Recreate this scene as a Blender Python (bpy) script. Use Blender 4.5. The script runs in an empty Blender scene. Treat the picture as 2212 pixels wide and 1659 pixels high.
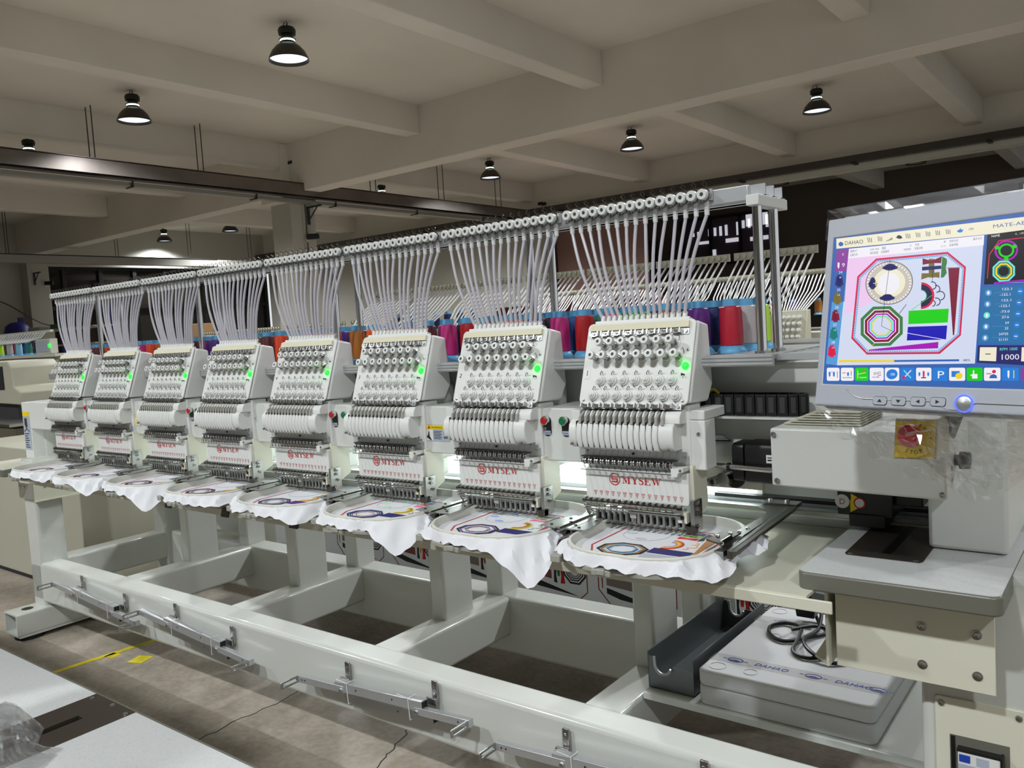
import bpy, bmesh, math, random
from mathutils import Vector, Matrix
random.seed(7)
C = bpy.context.scene.collection
sc = bpy.context.scene

# ---------------------------------------------------------------- camera, world, exposure
YAW, PITCH, ROLL, FPX = math.radians(37.972), math.radians(-4.118), math.radians(-3.539), 1779.0
CAM = Vector((0, 0, 1.36))
f_ = Vector((-math.sin(YAW)*math.cos(PITCH), math.cos(YAW)*math.cos(PITCH), math.sin(PITCH)))
r_ = Vector((math.cos(YAW), math.sin(YAW), 0)); u_ = r_.cross(f_)
r2 = r_*math.cos(ROLL)+u_*math.sin(ROLL); u2 = -r_*math.sin(ROLL)+u_*math.cos(ROLL)
cd = bpy.data.cameras.new('camera'); cam = bpy.data.objects.new('camera', cd); C.objects.link(cam)
cam.matrix_world = Matrix(((r2.x, u2.x, -f_.x, CAM.x), (r2.y, u2.y, -f_.y, CAM.y), (r2.z, u2.z, -f_.z, CAM.z), (0, 0, 0, 1)))
cd.sensor_fit = 'HORIZONTAL'; cd.sensor_width = 36; cd.lens = FPX/2212*36
cd.clip_start = 0.02; cd.clip_end = 200
sc.camera = cam
w = bpy.data.worlds.new('world'); sc.world = w; w.use_nodes = True
w.node_tree.nodes['Background'].inputs[0].default_value = (0.93, 0.97, 1.0, 1)
w.node_tree.nodes['Background'].inputs[1].default_value = 0.8
sc.view_settings.view_transform = 'Standard'; sc.view_settings.look = 'None'
sc.view_settings.exposure = 0.0; sc.view_settings.gamma = 1.0; sc.view_settings.use_curve_mapping = False
LAMP_W = 520.0

# ---------------------------------------------------------------- materials
MATS = {}
def lin(c):
    return tuple(((x/12.92) if x <= 0.04045 else ((x+0.055)/1.055)**2.4) for x in c)
def mat(name, col, rough=0.5, metal=0.0, emit=0.0, bump=None, var=None, alpha=None, trans=0.0, coat=0.0, ecol=None, aniso=None):
    """col in sRGB 0..1; bump=(scale,strength); var=(scale,amount)"""
    m = bpy.data.materials.new(name); m.use_nodes = True; nt = m.node_tree
    b = nt.nodes['Principled BSDF']; c = lin(col)+(1,)
    b.inputs['Base Color'].default_value = c
    b.inputs['Roughness'].default_value = rough; b.inputs['Metallic'].default_value = metal
    if trans: b.inputs['Transmission Weight'].default_value = trans; b.inputs['IOR'].default_value = 0.8
    if coat: b.inputs['Coat Weight'].default_value = coat
    if alpha is not None: b.inputs['Alpha'].default_value = alpha
    if emit:
        b.inputs['Emission Color'].default_value = (lin(ecol)+(1,)) if ecol else c
        b.inputs['Emission Strength'].default_value = emit
    if bump or var:
        tc = nt.nodes.new('ShaderNodeTexCoord')
    if bump:
        n = nt.nodes.new('ShaderNodeTexNoise'); n.inputs['Scale'].default_value = bump[0]; n.inputs['Detail'].default_value = 3
        nt.links.new(tc.outputs['Object'], n.inputs['Vector'])
        bp = nt.nodes.new('ShaderNodeBump'); bp.inputs['Strength'].default_value = bump[1]; bp.inputs['Distance'].default_value = 0.002
        nt.links.new(n.outputs['Fac'], bp.inputs['Height']); nt.links.new(bp.outputs[0], b.inputs['Normal'])
    if var:
        n = nt.nodes.new('ShaderNodeTexNoise'); n.inputs['Scale'].default_value = var[0]; n.inputs['Detail'].default_value = 5
        nt.links.new(tc.outputs['Object'], n.inputs['Vector'])
        r = nt.nodes.new('ShaderNodeValToRGB')
        k = var[1]
        r.color_ramp.elements[0].position = 0.35; r.color_ramp.elements[1].position = 0.65
        r.color_ramp.elements[0].color = tuple(x*(1-k) for x in c[:3])+(1,)
        r.color_ramp.elements[1].color = tuple(min(1, x*(1+k)) for x in c[:3])+(1,)
        nt.links.new(n.outputs['Fac'], r.inputs[0]); nt.links.new(r.outputs[0], b.inputs['Base Color'])
    MATS[name] = m
    return m
mat('paint_white', (.82, .83, .81), .32, bump=(260, .12), coat=.15)
mat('frame_white', (.80, .81, .785), .22, coat=.35)
mat('plastic_white', (.86, .865, .85), .38)
mat('cream', (.84, .835, .765), .35)
mat('felt', (.88, .86, .76), .9)
mat('ceil', (.86, .84, .80), .9, var=(.6, .05))
mat('conc_wall', (.70, .69, .65), .9, var=(.5, .05))
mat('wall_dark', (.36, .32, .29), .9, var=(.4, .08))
mat('chrome', (.80, .80, .80), .12, 1)
mat('steel', (.66, .66, .65), .28, 1)
mat('brushed', (.73, .74, .74), .38, 1, bump=(300, .1))
mat('alu', (.80, .81, .82), .4, .7)
mat('dark_steel', (.36, .345, .33), .3, 1)
mat('plate_steel', (.40, .37, .345), .42, .85)
mat('black', (.07, .07, .075), .4)
mat('rubber', (.05, .05, .05), .8)
mat('dark_grey', (.22, .22, .23), .5)
mat('grey_lever', (.66, .655, .63), .4, .15)
mat('tube', (.78, .77, .80), .35, alpha=.86)
mat('tube_end', (.86, .86, .86), .4)
mat('laminate', (.82, .82, .815), .4, var=(60, .10))
mat('edge_band', (.41, .41, .37), .35)
mat('led', (.1, .9, .2), .4, emit=6, ecol=(.05, 1, .12))
mat('red', (.72, .07, .08), .35)
mat('green', (.02, .42, .25), .35)
mat('logo_red', (.74, .08, .10), .5)
mat('ink', (.10, .11, .12), .6)
mat('ink_blue', (.10, .25, .66), .5)
mat('styro', (.86, .865, .875), .75, bump=(900, .1))
mat('tray_grey', (.42, .44, .45), .35, .6)
mat('cloth', (.88, .885, .90), .9, bump=(500, .15))
mat('hoop', (.84, .84, .80), .45)
mat('hoop_grey', (.62, .62, .58), .4)
mat('lens', (.95, .97, 1), .4, emit=1.15, ecol=(.88, .93, 1))
mat('neck_glow', (.95, 1, .97), .4, emit=6, ecol=(.9, 1, .95))
mat('bell', (.20, .17, .14), .4)
mat('tube_light', (1, 1, 1), .4, emit=9, ecol=(.95, 1, .99))
mat('tray_bronze', (.47, .44, .42), .35, .75, var=(2, .15))
mat('trunk_dark', (.24, .22, .21), .5)
mat('trunk_light', (.62, .61, .58), .5, .3)
mat('win_glass', (.16, .145, .13), .06, 0)
mat('win_frame', (.06, .06, .065), .4)
mat('day_glass', (.9, .9, .95), .5, emit=.6, ecol=(.88, .88, .92))
mat('purple_glass', (.30, .26, .31), .15)
mat('yellow', (.93, .80, .08), .5)
mat('yellow_tape', (.76, .70, .10), .6, var=(20, .2))
mat('label_grey', (.66, .70, .76), .5)
mat('cap_blue', (.36, .63, .80), .45)
mat('red_cloth', (.40, .16, .14), .9)
mat('pink_wall', (.55, .43, .40), .9)
mat('far_white', (.78, .78, .74), .5)
mat('far_beige', (.70, .69, .62), .5)
mat('cardboard', (.66, .52, .36), .9)
mat('soot', (.13, .09, .06), .9)
mat('helmet_blue', (.16, .16, .52), .5)
mat('bezel', (.67, .685, .72), .38, coat=.2)
def emis(name, col, s=1.0):
    return mat(name, (0.02, 0.02, 0.02), .25, emit=s, ecol=col)
for n_, c_ in dict(s_white=(.96, .95, .98), s_canvas=(.84, .87, .96), s_pinkish=(.95, .80, .95), s_cream=(.95, .93, .83), s_blue=(.22, .40, .70), s_navy=(.16, .16, .42), s_lblue=(.35, .62, .86),
                   s_purple=(.55, .25, .62), s_dark=(.13, .13, .2), s_panel=(.17, .45, .66), s_red=(.85, .13, .30), s_green=(.10, .82, .05), s_lime=(.28, .80, .12), s_dblue=(.10, .07, .72), s_maroon=(.50, .10, .22),
                   s_forest=(.24, .50, .28), s_violet=(.66, .05, .72), s_cyan=(.45, .90, .85), s_yellow=(.95, .85, .15), s_tan=(.80, .77, .72), s_ink=(.14, .14, .28), s_olive=(.48, .43, .20), s_btn=(.15, .50, .86), s_teal=(.12, .50, .47), s_black=(.08, .08, .12), s_ring=(.25, .32, .98)).items():
    emis(n_, c_, .95)
MATS['s_ring'].node_tree.nodes['Principled BSDF'].inputs['Emission Strength'].default_value = 3
# floor: worn brown concrete
m = mat('floor_concrete', (.47, .43, .385), .62)
nt = m.node_tree; b = nt.nodes['Principled BSDF']; tc = nt.nodes.new('ShaderNodeTexCoord')
n1 = nt.nodes.new('ShaderNodeTexNoise'); n1.inputs['Scale'].default_value = 2.2; n1.inputs['Detail'].default_value = 9; n1.inputs['Roughness'].default_value = .65
n2 = nt.nodes.new('ShaderNodeTexNoise'); n2.inputs['Scale'].default_value = 45; n2.inputs['Detail'].default_value = 6
mx = nt.nodes.new('ShaderNodeMath'); mx.operation = 'MULTIPLY_ADD'; mx.inputs[1].default_value = .35
rp = nt.nodes.new('ShaderNodeValToRGB'); rp.color_ramp.elements[0].position = .40; rp.color_ramp.elements[1].position = .85
rp.color_ramp.elements[0].color = lin((.39, .355, .31))+(1,); rp.color_ramp.elements[1].color = lin((.64, .60, .545))+(1,)
nt.links.new(tc.outputs['Object'], n1.inputs['Vector']); nt.links.new(tc.outputs['Object'], n2.inputs['Vector'])
nt.links.new(n2.outputs['Fac'], mx.inputs[0]); nt.links.new(n1.outputs['Fac'], mx.inputs[2])
nt.links.new(mx.outputs[0], rp.inputs[0]); nt.links.new(rp.outputs[0], b.inputs['Base Color'])
bp = nt.nodes.new('ShaderNodeBump'); bp.inputs['Strength'].default_value = .2; bp.inputs['Distance'].default_value = .003
nt.links.new(n2.outputs['Fac'], bp.inputs['Height']); nt.links.new(bp.outputs[0], b.inputs['Normal'])
# laminate: fine vein pattern
m = MATS['laminate']; nt = m.node_tree; b = nt.nodes['Principled BSDF']
for l in list(b.inputs['Base Color'].links): nt.links.remove(l)
tc = nt.nodes.new('ShaderNodeTexCoord'); wv = nt.nodes.new('ShaderNodeTexNoise'); wv.inputs['Scale'].default_value = 95; wv.inputs['Detail'].default_value = 2; wv.inputs['Distortion'].default_value = 2.5
rp = nt.nodes.new('ShaderNodeValToRGB'); rp.color_ramp.elements[0].position = .485; rp.color_ramp.elements[0].color = lin((.81, .82, .82))+(1,)
e = rp.color_ramp.elements.new(.50); e.color = lin((.66, .675, .67))+(1,); rp.color_ramp.elements[-1].position = .515; rp.color_ramp.elements[-1].color = lin((.81, .82, .82))+(1,)
nt.links.new(tc.outputs['Object'], wv.inputs['Vector']); nt.links.new(wv.outputs['Fac'], rp.inputs[0]); nt.links.new(rp.outputs[0], b.inputs['Base Color'])
# clear film
m = bpy.data.materials.new('clear_film'); m.use_nodes = True; nt = m.node_tree; MATS['clear_film'] = m
out = nt.nodes['Material Output']; nt.nodes.remove(nt.nodes['Principled BSDF'])
tr = nt.nodes.new('ShaderNodeBsdfTransparent'); tr.inputs[0].default_value = (.985, .985, .985, 1)
gl = nt.nodes.new('ShaderNodeBsdfGlossy'); gl.inputs['Roughness'].default_value = .10
df = nt.nodes.new('ShaderNodeBsdfTranslucent'); df.inputs[0].default_value = (.8, .82, .85, 1)
m1 = nt.nodes.new('ShaderNodeMixShader'); m1.inputs[0].default_value = .10
m2 = nt.nodes.new('ShaderNodeMixShader'); lw = nt.nodes.new('ShaderNodeLayerWeight'); lw.inputs[0].default_value = .3
ma = nt.nodes.new('ShaderNodeMath'); ma.operation = 'MULTIPLY_ADD'; ma.inputs[1].default_value = .50; ma.inputs[2].default_value = .06
nt.links.new(lw.outputs['Facing'], ma.inputs[0]); nt.links.new(ma.outputs[0], m2.inputs[0])
nt.links.new(gl.outputs[0], m1.inputs[1]); nt.links.new(df.outputs[0], m1.inputs[2])
nt.links.new(tr.outputs[0], m2.inputs[1]); nt.links.new(m1.outputs[0], m2.inputs[2]); nt.links.new(m2.outputs[0], out.inputs[0])

bm_ = MATS['clear_film'].copy(); bm_.name = 'bag_film'; MATS['bag_film'] = bm_
for nd_ in bm_.node_tree.nodes:
    if nd_.type == 'MATH': nd_.inputs[1].default_value = .6; nd_.inputs[2].default_value = .22
    if nd_.type == 'MIX_SHADER' and not nd_.inputs[0].links: nd_.inputs[0].default_value = .45
def colmat(col, rough=.45):
    n = 'thread_%02x%02x%02x' % tuple(int(255*c) for c in col)
    if n not in MATS:
        mat(n, col, rough, bump=(420, .25))
    return n

# ---------------------------------------------------------------- mesh helper
class G:
    def __init__(s): s.v = []; s.f = []
    def poly(s, pts, m):
        b = len(s.v); s.v += [tuple(p) for p in pts]; s.f.append((tuple(range(b, b+len(pts))), m)); return s
    def obox(s, c, ax, h, m):
        c = Vector(c); ax = [Vector(a) for a in ax]; b = len(s.v)
        for i in (-1, 1):
            for j in (-1, 1):
                for k in (-1, 1):
                    s.v.append(tuple(c+ax[0]*h[0]*i+ax[1]*h[1]*j+ax[2]*h[2]*k))
        for q in ((0, 1, 3, 2), (4, 6, 7, 5), (0, 4, 5, 1), (2, 3, 7, 6), (0, 2, 6, 4), (1, 5, 7, 3)):
            s.f.append((tuple(b+i for i in q), m))
        return s
    def box(s, a, b_, m):
        c = [(a[i]+b_[i])/2 for i in range(3)]; h = [abs(b_[i]-a[i])/2 for i in range(3)]
        return s.obox(c, ((1, 0, 0), (0, 1, 0), (0, 0, 1)), h, m)
    def prism(s, pts, d, m, cap=True):
        """pts: 3D loop, d: extrusion vector"""
        b = len(s.v); n = len(pts); d = Vector(d)
        s.v += [tuple(Vector(p)) for p in pts]+[tuple(Vector(p)+d) for p in pts]
        for i in range(n):
            j = (i+1) % n; s.f.append(((b+i, b+j, b+n+j, b+n+i), m))
        if cap:
            s.f.append((tuple(b+i for i in range(n))[::-1], m)); s.f.append((tuple(b+n+i for i in range(n)), m))
        return s
    def ring(s, o, i, d, m):
        """frame between outer loop o and inner loop i (same count), extruded by d"""
        n = len(o); b = len(s.v); d = Vector(d)
        for L, e in ((o, 0), (i, 0), (o, 1), (i, 1)):
            s.v += [tuple(Vector(p)+d*e) for p in L]
        for k in range(n):
            j = (k+1) % n
            s.f += [((b+k, b+j, b+n+j, b+n+k), m), ((b+2*n+k, b+3*n+k, b+3*n+j, b+2*n+j), m), ((b+k, b+2*n+k, b+2*n+j, b+j), m), ((b+n+k, b+n+j, b+3*n+j, b+3*n+k), m)]
        return s
    def lathe(s, o, ax, prof, m, n=16, a0=0.0, cap=True):
        """prof: list of (radius, height[, mat])"""
        o = Vector(o); ax = Vector(ax).normalized(); t = Vector((0, 0, 1)) if abs(ax.z) < .9 else Vector((1, 0, 0))
        e1 = ax.cross(t).normalized(); e2 = ax.cross(e1); b = len(s.v)
        for p in prof:
            for k in range(n):
                a = a0+2*math.pi*k/n
                s.v.append(tuple(o+ax*p[1]+(e1*math.cos(a)+e2*math.sin(a))*p[0]))
        for i in range(len(prof)-1):
            mm = prof[i][2] if len(prof[i]) > 2 else m
            for k in range(n):
                j = (k+1) % n; s.f.append(((b+i*n+k, b+i*n+j, b+(i+1)*n+j, b+(i+1)*n+k), mm))
        if cap and prof[0][0] > 1e-5: s.f.append((tuple(b+k for k in range(n))[::-1], m))
        if cap and prof[-1][0] > 1e-5: s.f.append((tuple(b+(len(prof)-1)*n+k for k in range(n)), m))
        return s
    def cyl(s, a, b_, r, m, n=12, r1=None):
        a = Vector(a); b_ = Vector(b_)
        return s.lathe(a, b_-a, [(r, 0), (r if r1 is None else r1, (b_-a).length)], m, n)
    def tube(s, pts, r, m, n=6, closed=False):
        pts = [Vector(p) for p in pts]; b = len(s.v); L = len(pts); prev = None
        for i, p in enumerate(pts):
            a = pts[(i-1) % L] if (closed or i > 0) else p; c = pts[(i+1) % L] if (closed or i < L-1) else p
            t = (c-a).normalized()
            if prev is None:
                q = Vector((0, 0, 1)) if abs(t.z) < .9 else Vector((1, 0, 0)); e1 = t.cross(q).normalized()
            else:
                e1 = (prev-t*prev.dot(t)).normalized()
            prev = e1; e2 = t.cross(e1); rr = r(i/(L-1)) if callable(r) else r
            for k in range(n):
                an = 2*math.pi*k/n; s.v.append(tuple(p+(e1*math.cos(an)+e2*math.sin(an))*rr))
        for i in range(L if closed else L-1):
            i2 = (i+1) % L
            for k in range(n):
                j = (k+1) % n; s.f.append(((b+i*n+k, b+i*n+j, b+i2*n+j, b+i2*n+k), m))
        if not closed:
            s.f.append((tuple(b+k for k in range(n))[::-1], m)); s.f.append((tuple(b+(L-1)*n+k for k in range(n)), m))
        return s
    def mesh(s, name, off=(0, 0, 0)):
        me = bpy.data.meshes.new(name); o = Vector(off)
        me.from_pydata([tuple(Vector(p)-o) for p in s.v], [], [f[0] for f in s.f])
        names = []
        for f in s.f:
            if f[1] not in names: names.append(f[1])
        for n in names: me.materials.append(MATS[n])
        ix = {n: i for i, n in enumerate(names)}
        me.polygons.foreach_set('material_index', [ix[f[1]] for f in s.f])
        bm = bmesh.new(); bm.from_mesh(me); bmesh.ops.recalc_face_normals(bm, faces=bm.faces); bm.to_mesh(me); bm.free()
        me.update()
        return me

def islands(g):
    par = list(range(len(g.v)))
    def fd(a):
        while par[a] != a: par[a] = par[par[a]]; a = par[a]
        return a
    for f in g.f:
        for q in f[0][1:]: par[fd(f[0][0])] = fd(q)
    gr = {}
    for f in g.f: gr.setdefault(fd(f[0][0]), []).append(f)
    out = []
    for fs in gr.values():
        h = G(); mp_ = {}
        for f in fs:
            for q in f[0]:
                if q not in mp_: mp_[q] = len(h.v); h.v.append(g.v[q])
            h.f.append((tuple(mp_[q] for q in f[0]), f[1]))
        out.append(h)
    return out
def obj(name, g, parent=None, smooth=False, bevel=0.0, seg=2, label=None, off=None):
    if name in ('bolt', 'panel_screw', 'box_screw', 'screw', 'tape_film', 'cover_screw', 'moulded_ring', 'needle_bar_guide', 'button_screw', 'ring_clamp', 'arm_clamp'):
        r = None
        for h in islands(g): r = obj_one(name, h, parent, smooth, bevel, seg, label, off)
        return r
    return obj_one(name, g, parent, smooth, bevel, seg, label, off)
def obj_one(name, g, parent=None, smooth=False, bevel=0.0, seg=2, label=None, off=None):
    """link G as one mesh object; coordinates are world ones, kept relative to the parent root"""
    if off is None:
        off = (0, 0, 0)
        p = parent
        while p is not None: off = tuple(Vector(off)+Vector(p.location)); p = p.parent
    me = g.mesh(name, off)
    if smooth:
        me.shade_smooth() if hasattr(me, 'shade_smooth') else None
        me.set_sharp_from_angle(angle=math.radians(38))
    o = bpy.data.objects.new(name, me); C.objects.link(o); o.parent = parent
    if bevel:
        md = o.modifiers.new('bevel', 'BEVEL'); md.width = bevel; md.segments = seg; md.limit_method = 'ANGLE'; md.angle_limit = math.radians(40)
        me.shade_smooth(); me.set_sharp_from_angle(angle=math.radians(60))
    if label: o['label'] = label
    return o
def thing(name, label, cat, loc, group=None):
    o = bpy.data.objects.new(name, None); C.objects.link(o); o.location = loc; o.empty_display_size = .05
    o['label'] = label; o['category'] = cat
    if group: o['group'] = group
    return o
def tag(o, label, cat, group=None, kind=None):
    o['label'] = label; o['category'] = cat
    if group: o['group'] = group
    if kind: o['kind'] = kind
    return o
def centre(o):
    """put a single-mesh thing's origin at the base of its mesh"""
    vs = [v.co for v in o.data.vertices]
    c = Vector(((min(v.x for v in vs)+max(v.x for v in vs))/2, (min(v.y for v in vs)+max(v.y for v in vs))/2, min(v.z for v in vs)))
    o.data.transform(Matrix.Translation(-c)); o.location = Vector(o.location)+c
    return o
def struct(name, g, label=None, **k):
    o = obj(name, g, **k); o['kind'] = 'structure'
    if label: o['label'] = label
    return o
def dup(root, loc, label=None, group=None):
    r = root.copy(); C.objects.link(r); r.location = loc
    if label: r['label'] = label
    if group: r['group'] = group
    for ch in list(root.children):
        c = ch.copy(); C.objects.link(c); c.parent = r
        for g2 in ch.children:
            d = g2.copy(); C.objects.link(d); d.parent = c
    return r

def text_faces(g, s, o, ex, ey, size, m, align='LEFT', lift=0.0, shear=0.0):
    """flat text laid out in plane (o, ex, ey)"""
    cu = bpy.data.curves.new('t', 'FONT'); cu.body = s; cu.size = size; cu.align_x = align; cu.resolution_u = 2; cu.shear = shear
    t = bpy.data.objects.new('t', cu); C.objects.link(t)
    dg = bpy.context.evaluated_depsgraph_get(); dg.update()
    me = bpy.data.meshes.new_from_object(t.evaluated_get(dg))
    ex = Vector(ex); ey = Vector(ey); o = Vector(o)+ex.cross(ey).normalized()*lift
    b = len(g.v)
    for v in me.vertices: g.v.append(tuple(o+ex*v.co.x+ey*v.co.y))
    for p in me.polygons: g.f.append((tuple(b+i for i in p.vertices), m))
    bpy.data.objects.remove(t); bpy.data.curves.remove(cu); bpy.data.meshes.remove(me)
    return g
X, Y, Z = Vector((1, 0, 0)), Vector((0, 1, 0)), Vector((0, 0, 1))
def rrect(cx, cy, hx, hy, r, n=6):
    pts = []
    for qx, qy, a0 in ((1, 1, 0), (-1, 1, 90), (-1, -1, 180), (1, -1, 270)):
        for k in range(n+1):
            a = math.radians(a0+90*k/n); pts.append((cx+qx*(hx-r)+r*math.cos(a), cy+qy*(hy-r)+r*math.sin(a)))
    return pts

# ================================================================ SETTING
HC = 4.55
struct('floor', G().box((-24, -9, -.1), (12, 23, 0), 'floor_concrete'))
struct('ceiling', G().box((-24, -9, HC), (12, 23, HC+.2), 'ceil'))
for y0 in (1.92, 8.76, 15.6):
    struct('trim_1', G().box((-23, y0, 3.74), (8, y0+.34, HC+.02), 'ceil'), bevel=.012, label='deep white concrete main beam running across the ceiling').name = 'trim_%d' % (1+int(y0 > 2)+int(y0 > 10))
k = 4
for x1 in (-17.3, -14.3, -11.24, -8.22, -5.18, -2.15, .88, 3.9):
    for ya, yb in ((-4.9, 1.92), (2.26, 8.76), (9.10, 15.6), (15.94, 22)):
        struct('trim_%d' % k, G().box((x1-.26, ya, 4.145), (x1, yb, HC+.02), 'ceil'), bevel=.012); k += 1
# columns
def column(nm, x0, y0, zt=3.76):
    return struct(nm, G().box((x0, y0, 0), (x0+.52, y0+.5, zt), 'conc_wall'), bevel=.01)
for i, (x0, y0) in enumerate(((-11.78, 8.76), (-22.0, 8.76), (-11.6, 15.55))):
    column('trim_%d' % (60+i), x0, y0)
struct('trim_70', G().box((-11.82, 8.60, 3.60), (-11.22, 9.28, HC), 'ceil'), bevel=.02)
# walls
wl = G().box((-21.9, 9.2, 0), (-21.5, 15.7, .95), 'conc_wall').box((-21.9, 9.2, 3.50), (-21.5, 15.7, HC), 'conc_wall')
struct('wall_left', wl)
struct('wall_left', G().box((-22.2, -9, 0), (-21.9, 9.2, HC), 'conc_wall')).name = 'wall_left_front'
struct('wall_front', G().box((-24, -9.2, 0), (12, -9, HC), 'conc_wall'))
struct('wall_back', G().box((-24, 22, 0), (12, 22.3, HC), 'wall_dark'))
struct('wall_partition', G().box((-21.5, 15.7, 0), (-11.6, 15.9, 3.76), 'conc_wall'))
# left windows: panes between black mullions
ys = [9.25, 9.67, 10.59, 11.5, 12.36, 13.3, 14.2, 15.1, 15.65]
for i in range(len(ys)-1):
    r = obj('window_%d' % (i+1), G().box((-21.72, ys[i], .95), (-21.69, ys[i+1], 3.5), 'win_glass')); r['kind'] = 'structure'
    obj('window_frame', G().box((-21.75, ys[i+1]-.05, .95), (-21.60, ys[i+1]+.05, 3.5), 'win_frame').box((-21.75, ys[i], 2.42), (-21.62, ys[i+1], 2.52), 'win_frame').box((-21.75, ys[i], 3.42), (-21.62, ys[i+1], 3.5), 'win_frame'), r)
# windows in the dark back bay
def back_window(nm, x0, x1, z0, z1, nx, bright):
    g = G().box((x0, 21.93, z0), (x1, 21.99, z1), 'purple_glass')
    o = obj(nm, g); o['kind'] = 'structure'
    fr = G()
    for k in range(nx+1):
        xx = x0+(x1-x0)*k/nx; fr.box((xx-.04, 21.86, z0), (xx+.04, 21.95, z1), 'win_frame')
    for zz in (z0, z1): fr.box((x0, 21.86, zz-.04), (x1, 21.95, zz+.04), 'win_frame')
    obj('window_frame', fr, o)
    db = G()
    for (a, b_, c, d) in bright: db.box((a, 21.90, b_), (c, 21.925, d), 'day_glass')
    obj('lit_pane', db, o, label='daylit strips behind the glass')
br = []
random.seed(3)
for k in range(14):
    a = -10.3+k*.165
    if k % 5 != 2: br.append((a, 3.52-.012*k+.18*(k > 8), a+.07, 3.62+.02*k))
br += [(-8.7, 3.62, -8.1, 3.95), (-10.1, 3.28, -9.7, 3.36), (-9.3, 3.25, -8.9, 3.36), (-8.6, 3.22, -8.1, 3.33), (-9.75, 2.9, -9.6, 3.1), (-8.4, 2.9, -8.3, 3.1)]
back_window('window_9', -10.6, -8.0, 2.7, 3.98, 3, br)
back_window('window_10', -14.35, -13.5, 3.4, 3.80, 2, [(-14.3, 3.55, -13.9, 3.76), (-13.8, 3.58, -13.55, 3.74)])
back_window('window_11', -2.3, -1.2, 2.9, 3.83, 2, [(-2.25, 3.3, -1.3, 3.78)])
tag(centre(obj('dark_banner', G().box((-14.9, 21.8, 2.2), (-11.4, 21.85, 3.55), 'black'))), 'black cloth sheet hanging on the back wall behind the tubes', 'banner')
tag(centre(obj('partition_board', G().box((-11.05, 16.2, 0), (-8.7, 16.3, 3.55), 'pink_wall'))), 'tall reddish brown panel standing in the dark back bay', 'panel')
g = G().box((-9.6, 11.9, 0), (-6.3, 12.3, 1.68), 'red_cloth').box((-8.5, 11.7, 1.68), (-7.4, 12.3, 1.72), 'pink_wall')
tag(centre(obj('red_cabinet', g)), 'low dark red cabinet behind the second row of thread tubes', 'cabinet')
# soot stains and pipes by the columns
tag(centre(obj('soot_stain', G().poly([(-11.19, 8.80, 3.86), (-11.19, 8.98, 3.86), (-11.19, 8.92, 4.05), (-11.19, 8.90, 4.3), (-11.19, 8.86, 4.3), (-11.19, 8.85, 4.05)], 'soot'))), 'black soot mark on the beam corner above the column', 'stain')
for i, (x0, y0, z0, lb) in enumerate(((-11.21, 8.84, 4.24, 'pair of black pipe stubs beside the soot mark on the near column'), (-10.95, 15.5, 4.05, 'pair of dark pipe stubs on the far column near the ceiling'))):
    g = G()
    for d in (-.06, .06): g.cyl((x0-.02, y0+d, z0), (x0+.09, y0+d, z0), .035, 'black', 10)
    tag(centre(obj('pipe_stub', g)), lb, 'pipe', 'pipe stubs')

# ---------------------------------------------------------------- cable trays
t = thing('cable_tray', 'bronze grey metal cable tray running past the near column under the ceiling', 'cable tray', (-11.0, 9, 3.6), 'ceiling cable trays')
obj('channel', G().box((-11.05, 1.0, 3.64), (-11.03, 15.1, 3.86), 'tray_bronze').box((-11.05, 1.0, 3.84), (-10.86, 15.1, 3.86), 'tray_bronze').box((-11.05, 1.0, 3.64), (-10.97, 15.1, 3.655), 'tray_bronze').box((-10.87, 1.0, 3.66), (-10.86, 15.1, 3.85), 'tray_bronze'), t)
obj('lower_duct', G().box((-11.24, 1.0, 3.585), (-11.12, 15.1, 3.64), 'trunk_light'), t)
for yy in (4.0, 6.0, 8.0, 9.6, 11.6, 13.6):
    obj('duct_hanger', G().box((-11.27, yy-.01, 3.57), (-11.09, yy+.01, 3.60), 'trunk_dark').box((-11.10, yy-.01, 3.57), (-11.08, yy+.01, 3.70), 'trunk_dark'), t)
for yy in (5.43, 7.0, 10.4, 12.2, 14.0):
    for dx in (-.08, .06):
        obj('hanging_rod', G().cyl((-10.98+dx, yy, 3.83), (-10.98+dx, yy, HC), .008, 'dark_grey', 6), t)
t = thing('cable_tray', 'dark cable tray along the far main beam, crossing above the thread rack', 'cable tray', (-8, 15.3, 3.75), 'ceiling cable trays')
obj('channel', G().box((-21.4, 15.2, 3.80), (7, 15.36, 3.92), 'trunk_dark'), t)
obj('lower_duct', G().box((-21.4, 15.40, 3.70), (7, 15.5, 3.79), 'far_white'), t)
for k in range(14):
    obj('bracket', G().box((-20.5+k*2.05, 15.14, 3.77), (-20.44+k*2.05, 15.52, 3.80), 'black'), t)
t = thing('cable_tray', 'pale metal cable tray hanging in front of the dark left windows', 'cable tray', (-19.5, 9, 3.35), 'ceiling cable trays')
obj('channel', G().box((-19.6, 1.0, 3.36), (-19.4, 15.1, 3.53), 'trunk_light').box((-19.62, 1, 3.53), (-19.38, 12.6, 3.55), 'black'), t)
for yy in (10.0, 11.9, 13.7, 7.6):
    for dx in (-.08, .06):
        obj('hanging_rod', G().cyl((-19.5+dx, yy, 3.53), (-19.5+dx, yy, HC), .008, 'dark_grey', 6), t)
for x0, y0, z0, lb in ((-11.24, 9.10, 3.55, 'dark steel bracket under the tray on the near column'), (-21.46, 8.9, 3.33, 'dark steel bracket under the tray on the far left column')):
    g = G().box((x0, y0-.02, z0-.3), (x0+.03, y0+.02, z0), 'dark_grey').box((x0, y0-.02, z0-.03), (x0+.35, y0+.02, z0), 'dark_grey').tube([(x0+.01, y0, z0-.24), (x0+.26, y0, z0-.02)], .014, 'dark_grey')
    tag(centre(obj('wall_bracket', g)), lb, 'bracket', 'tray brackets')
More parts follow.
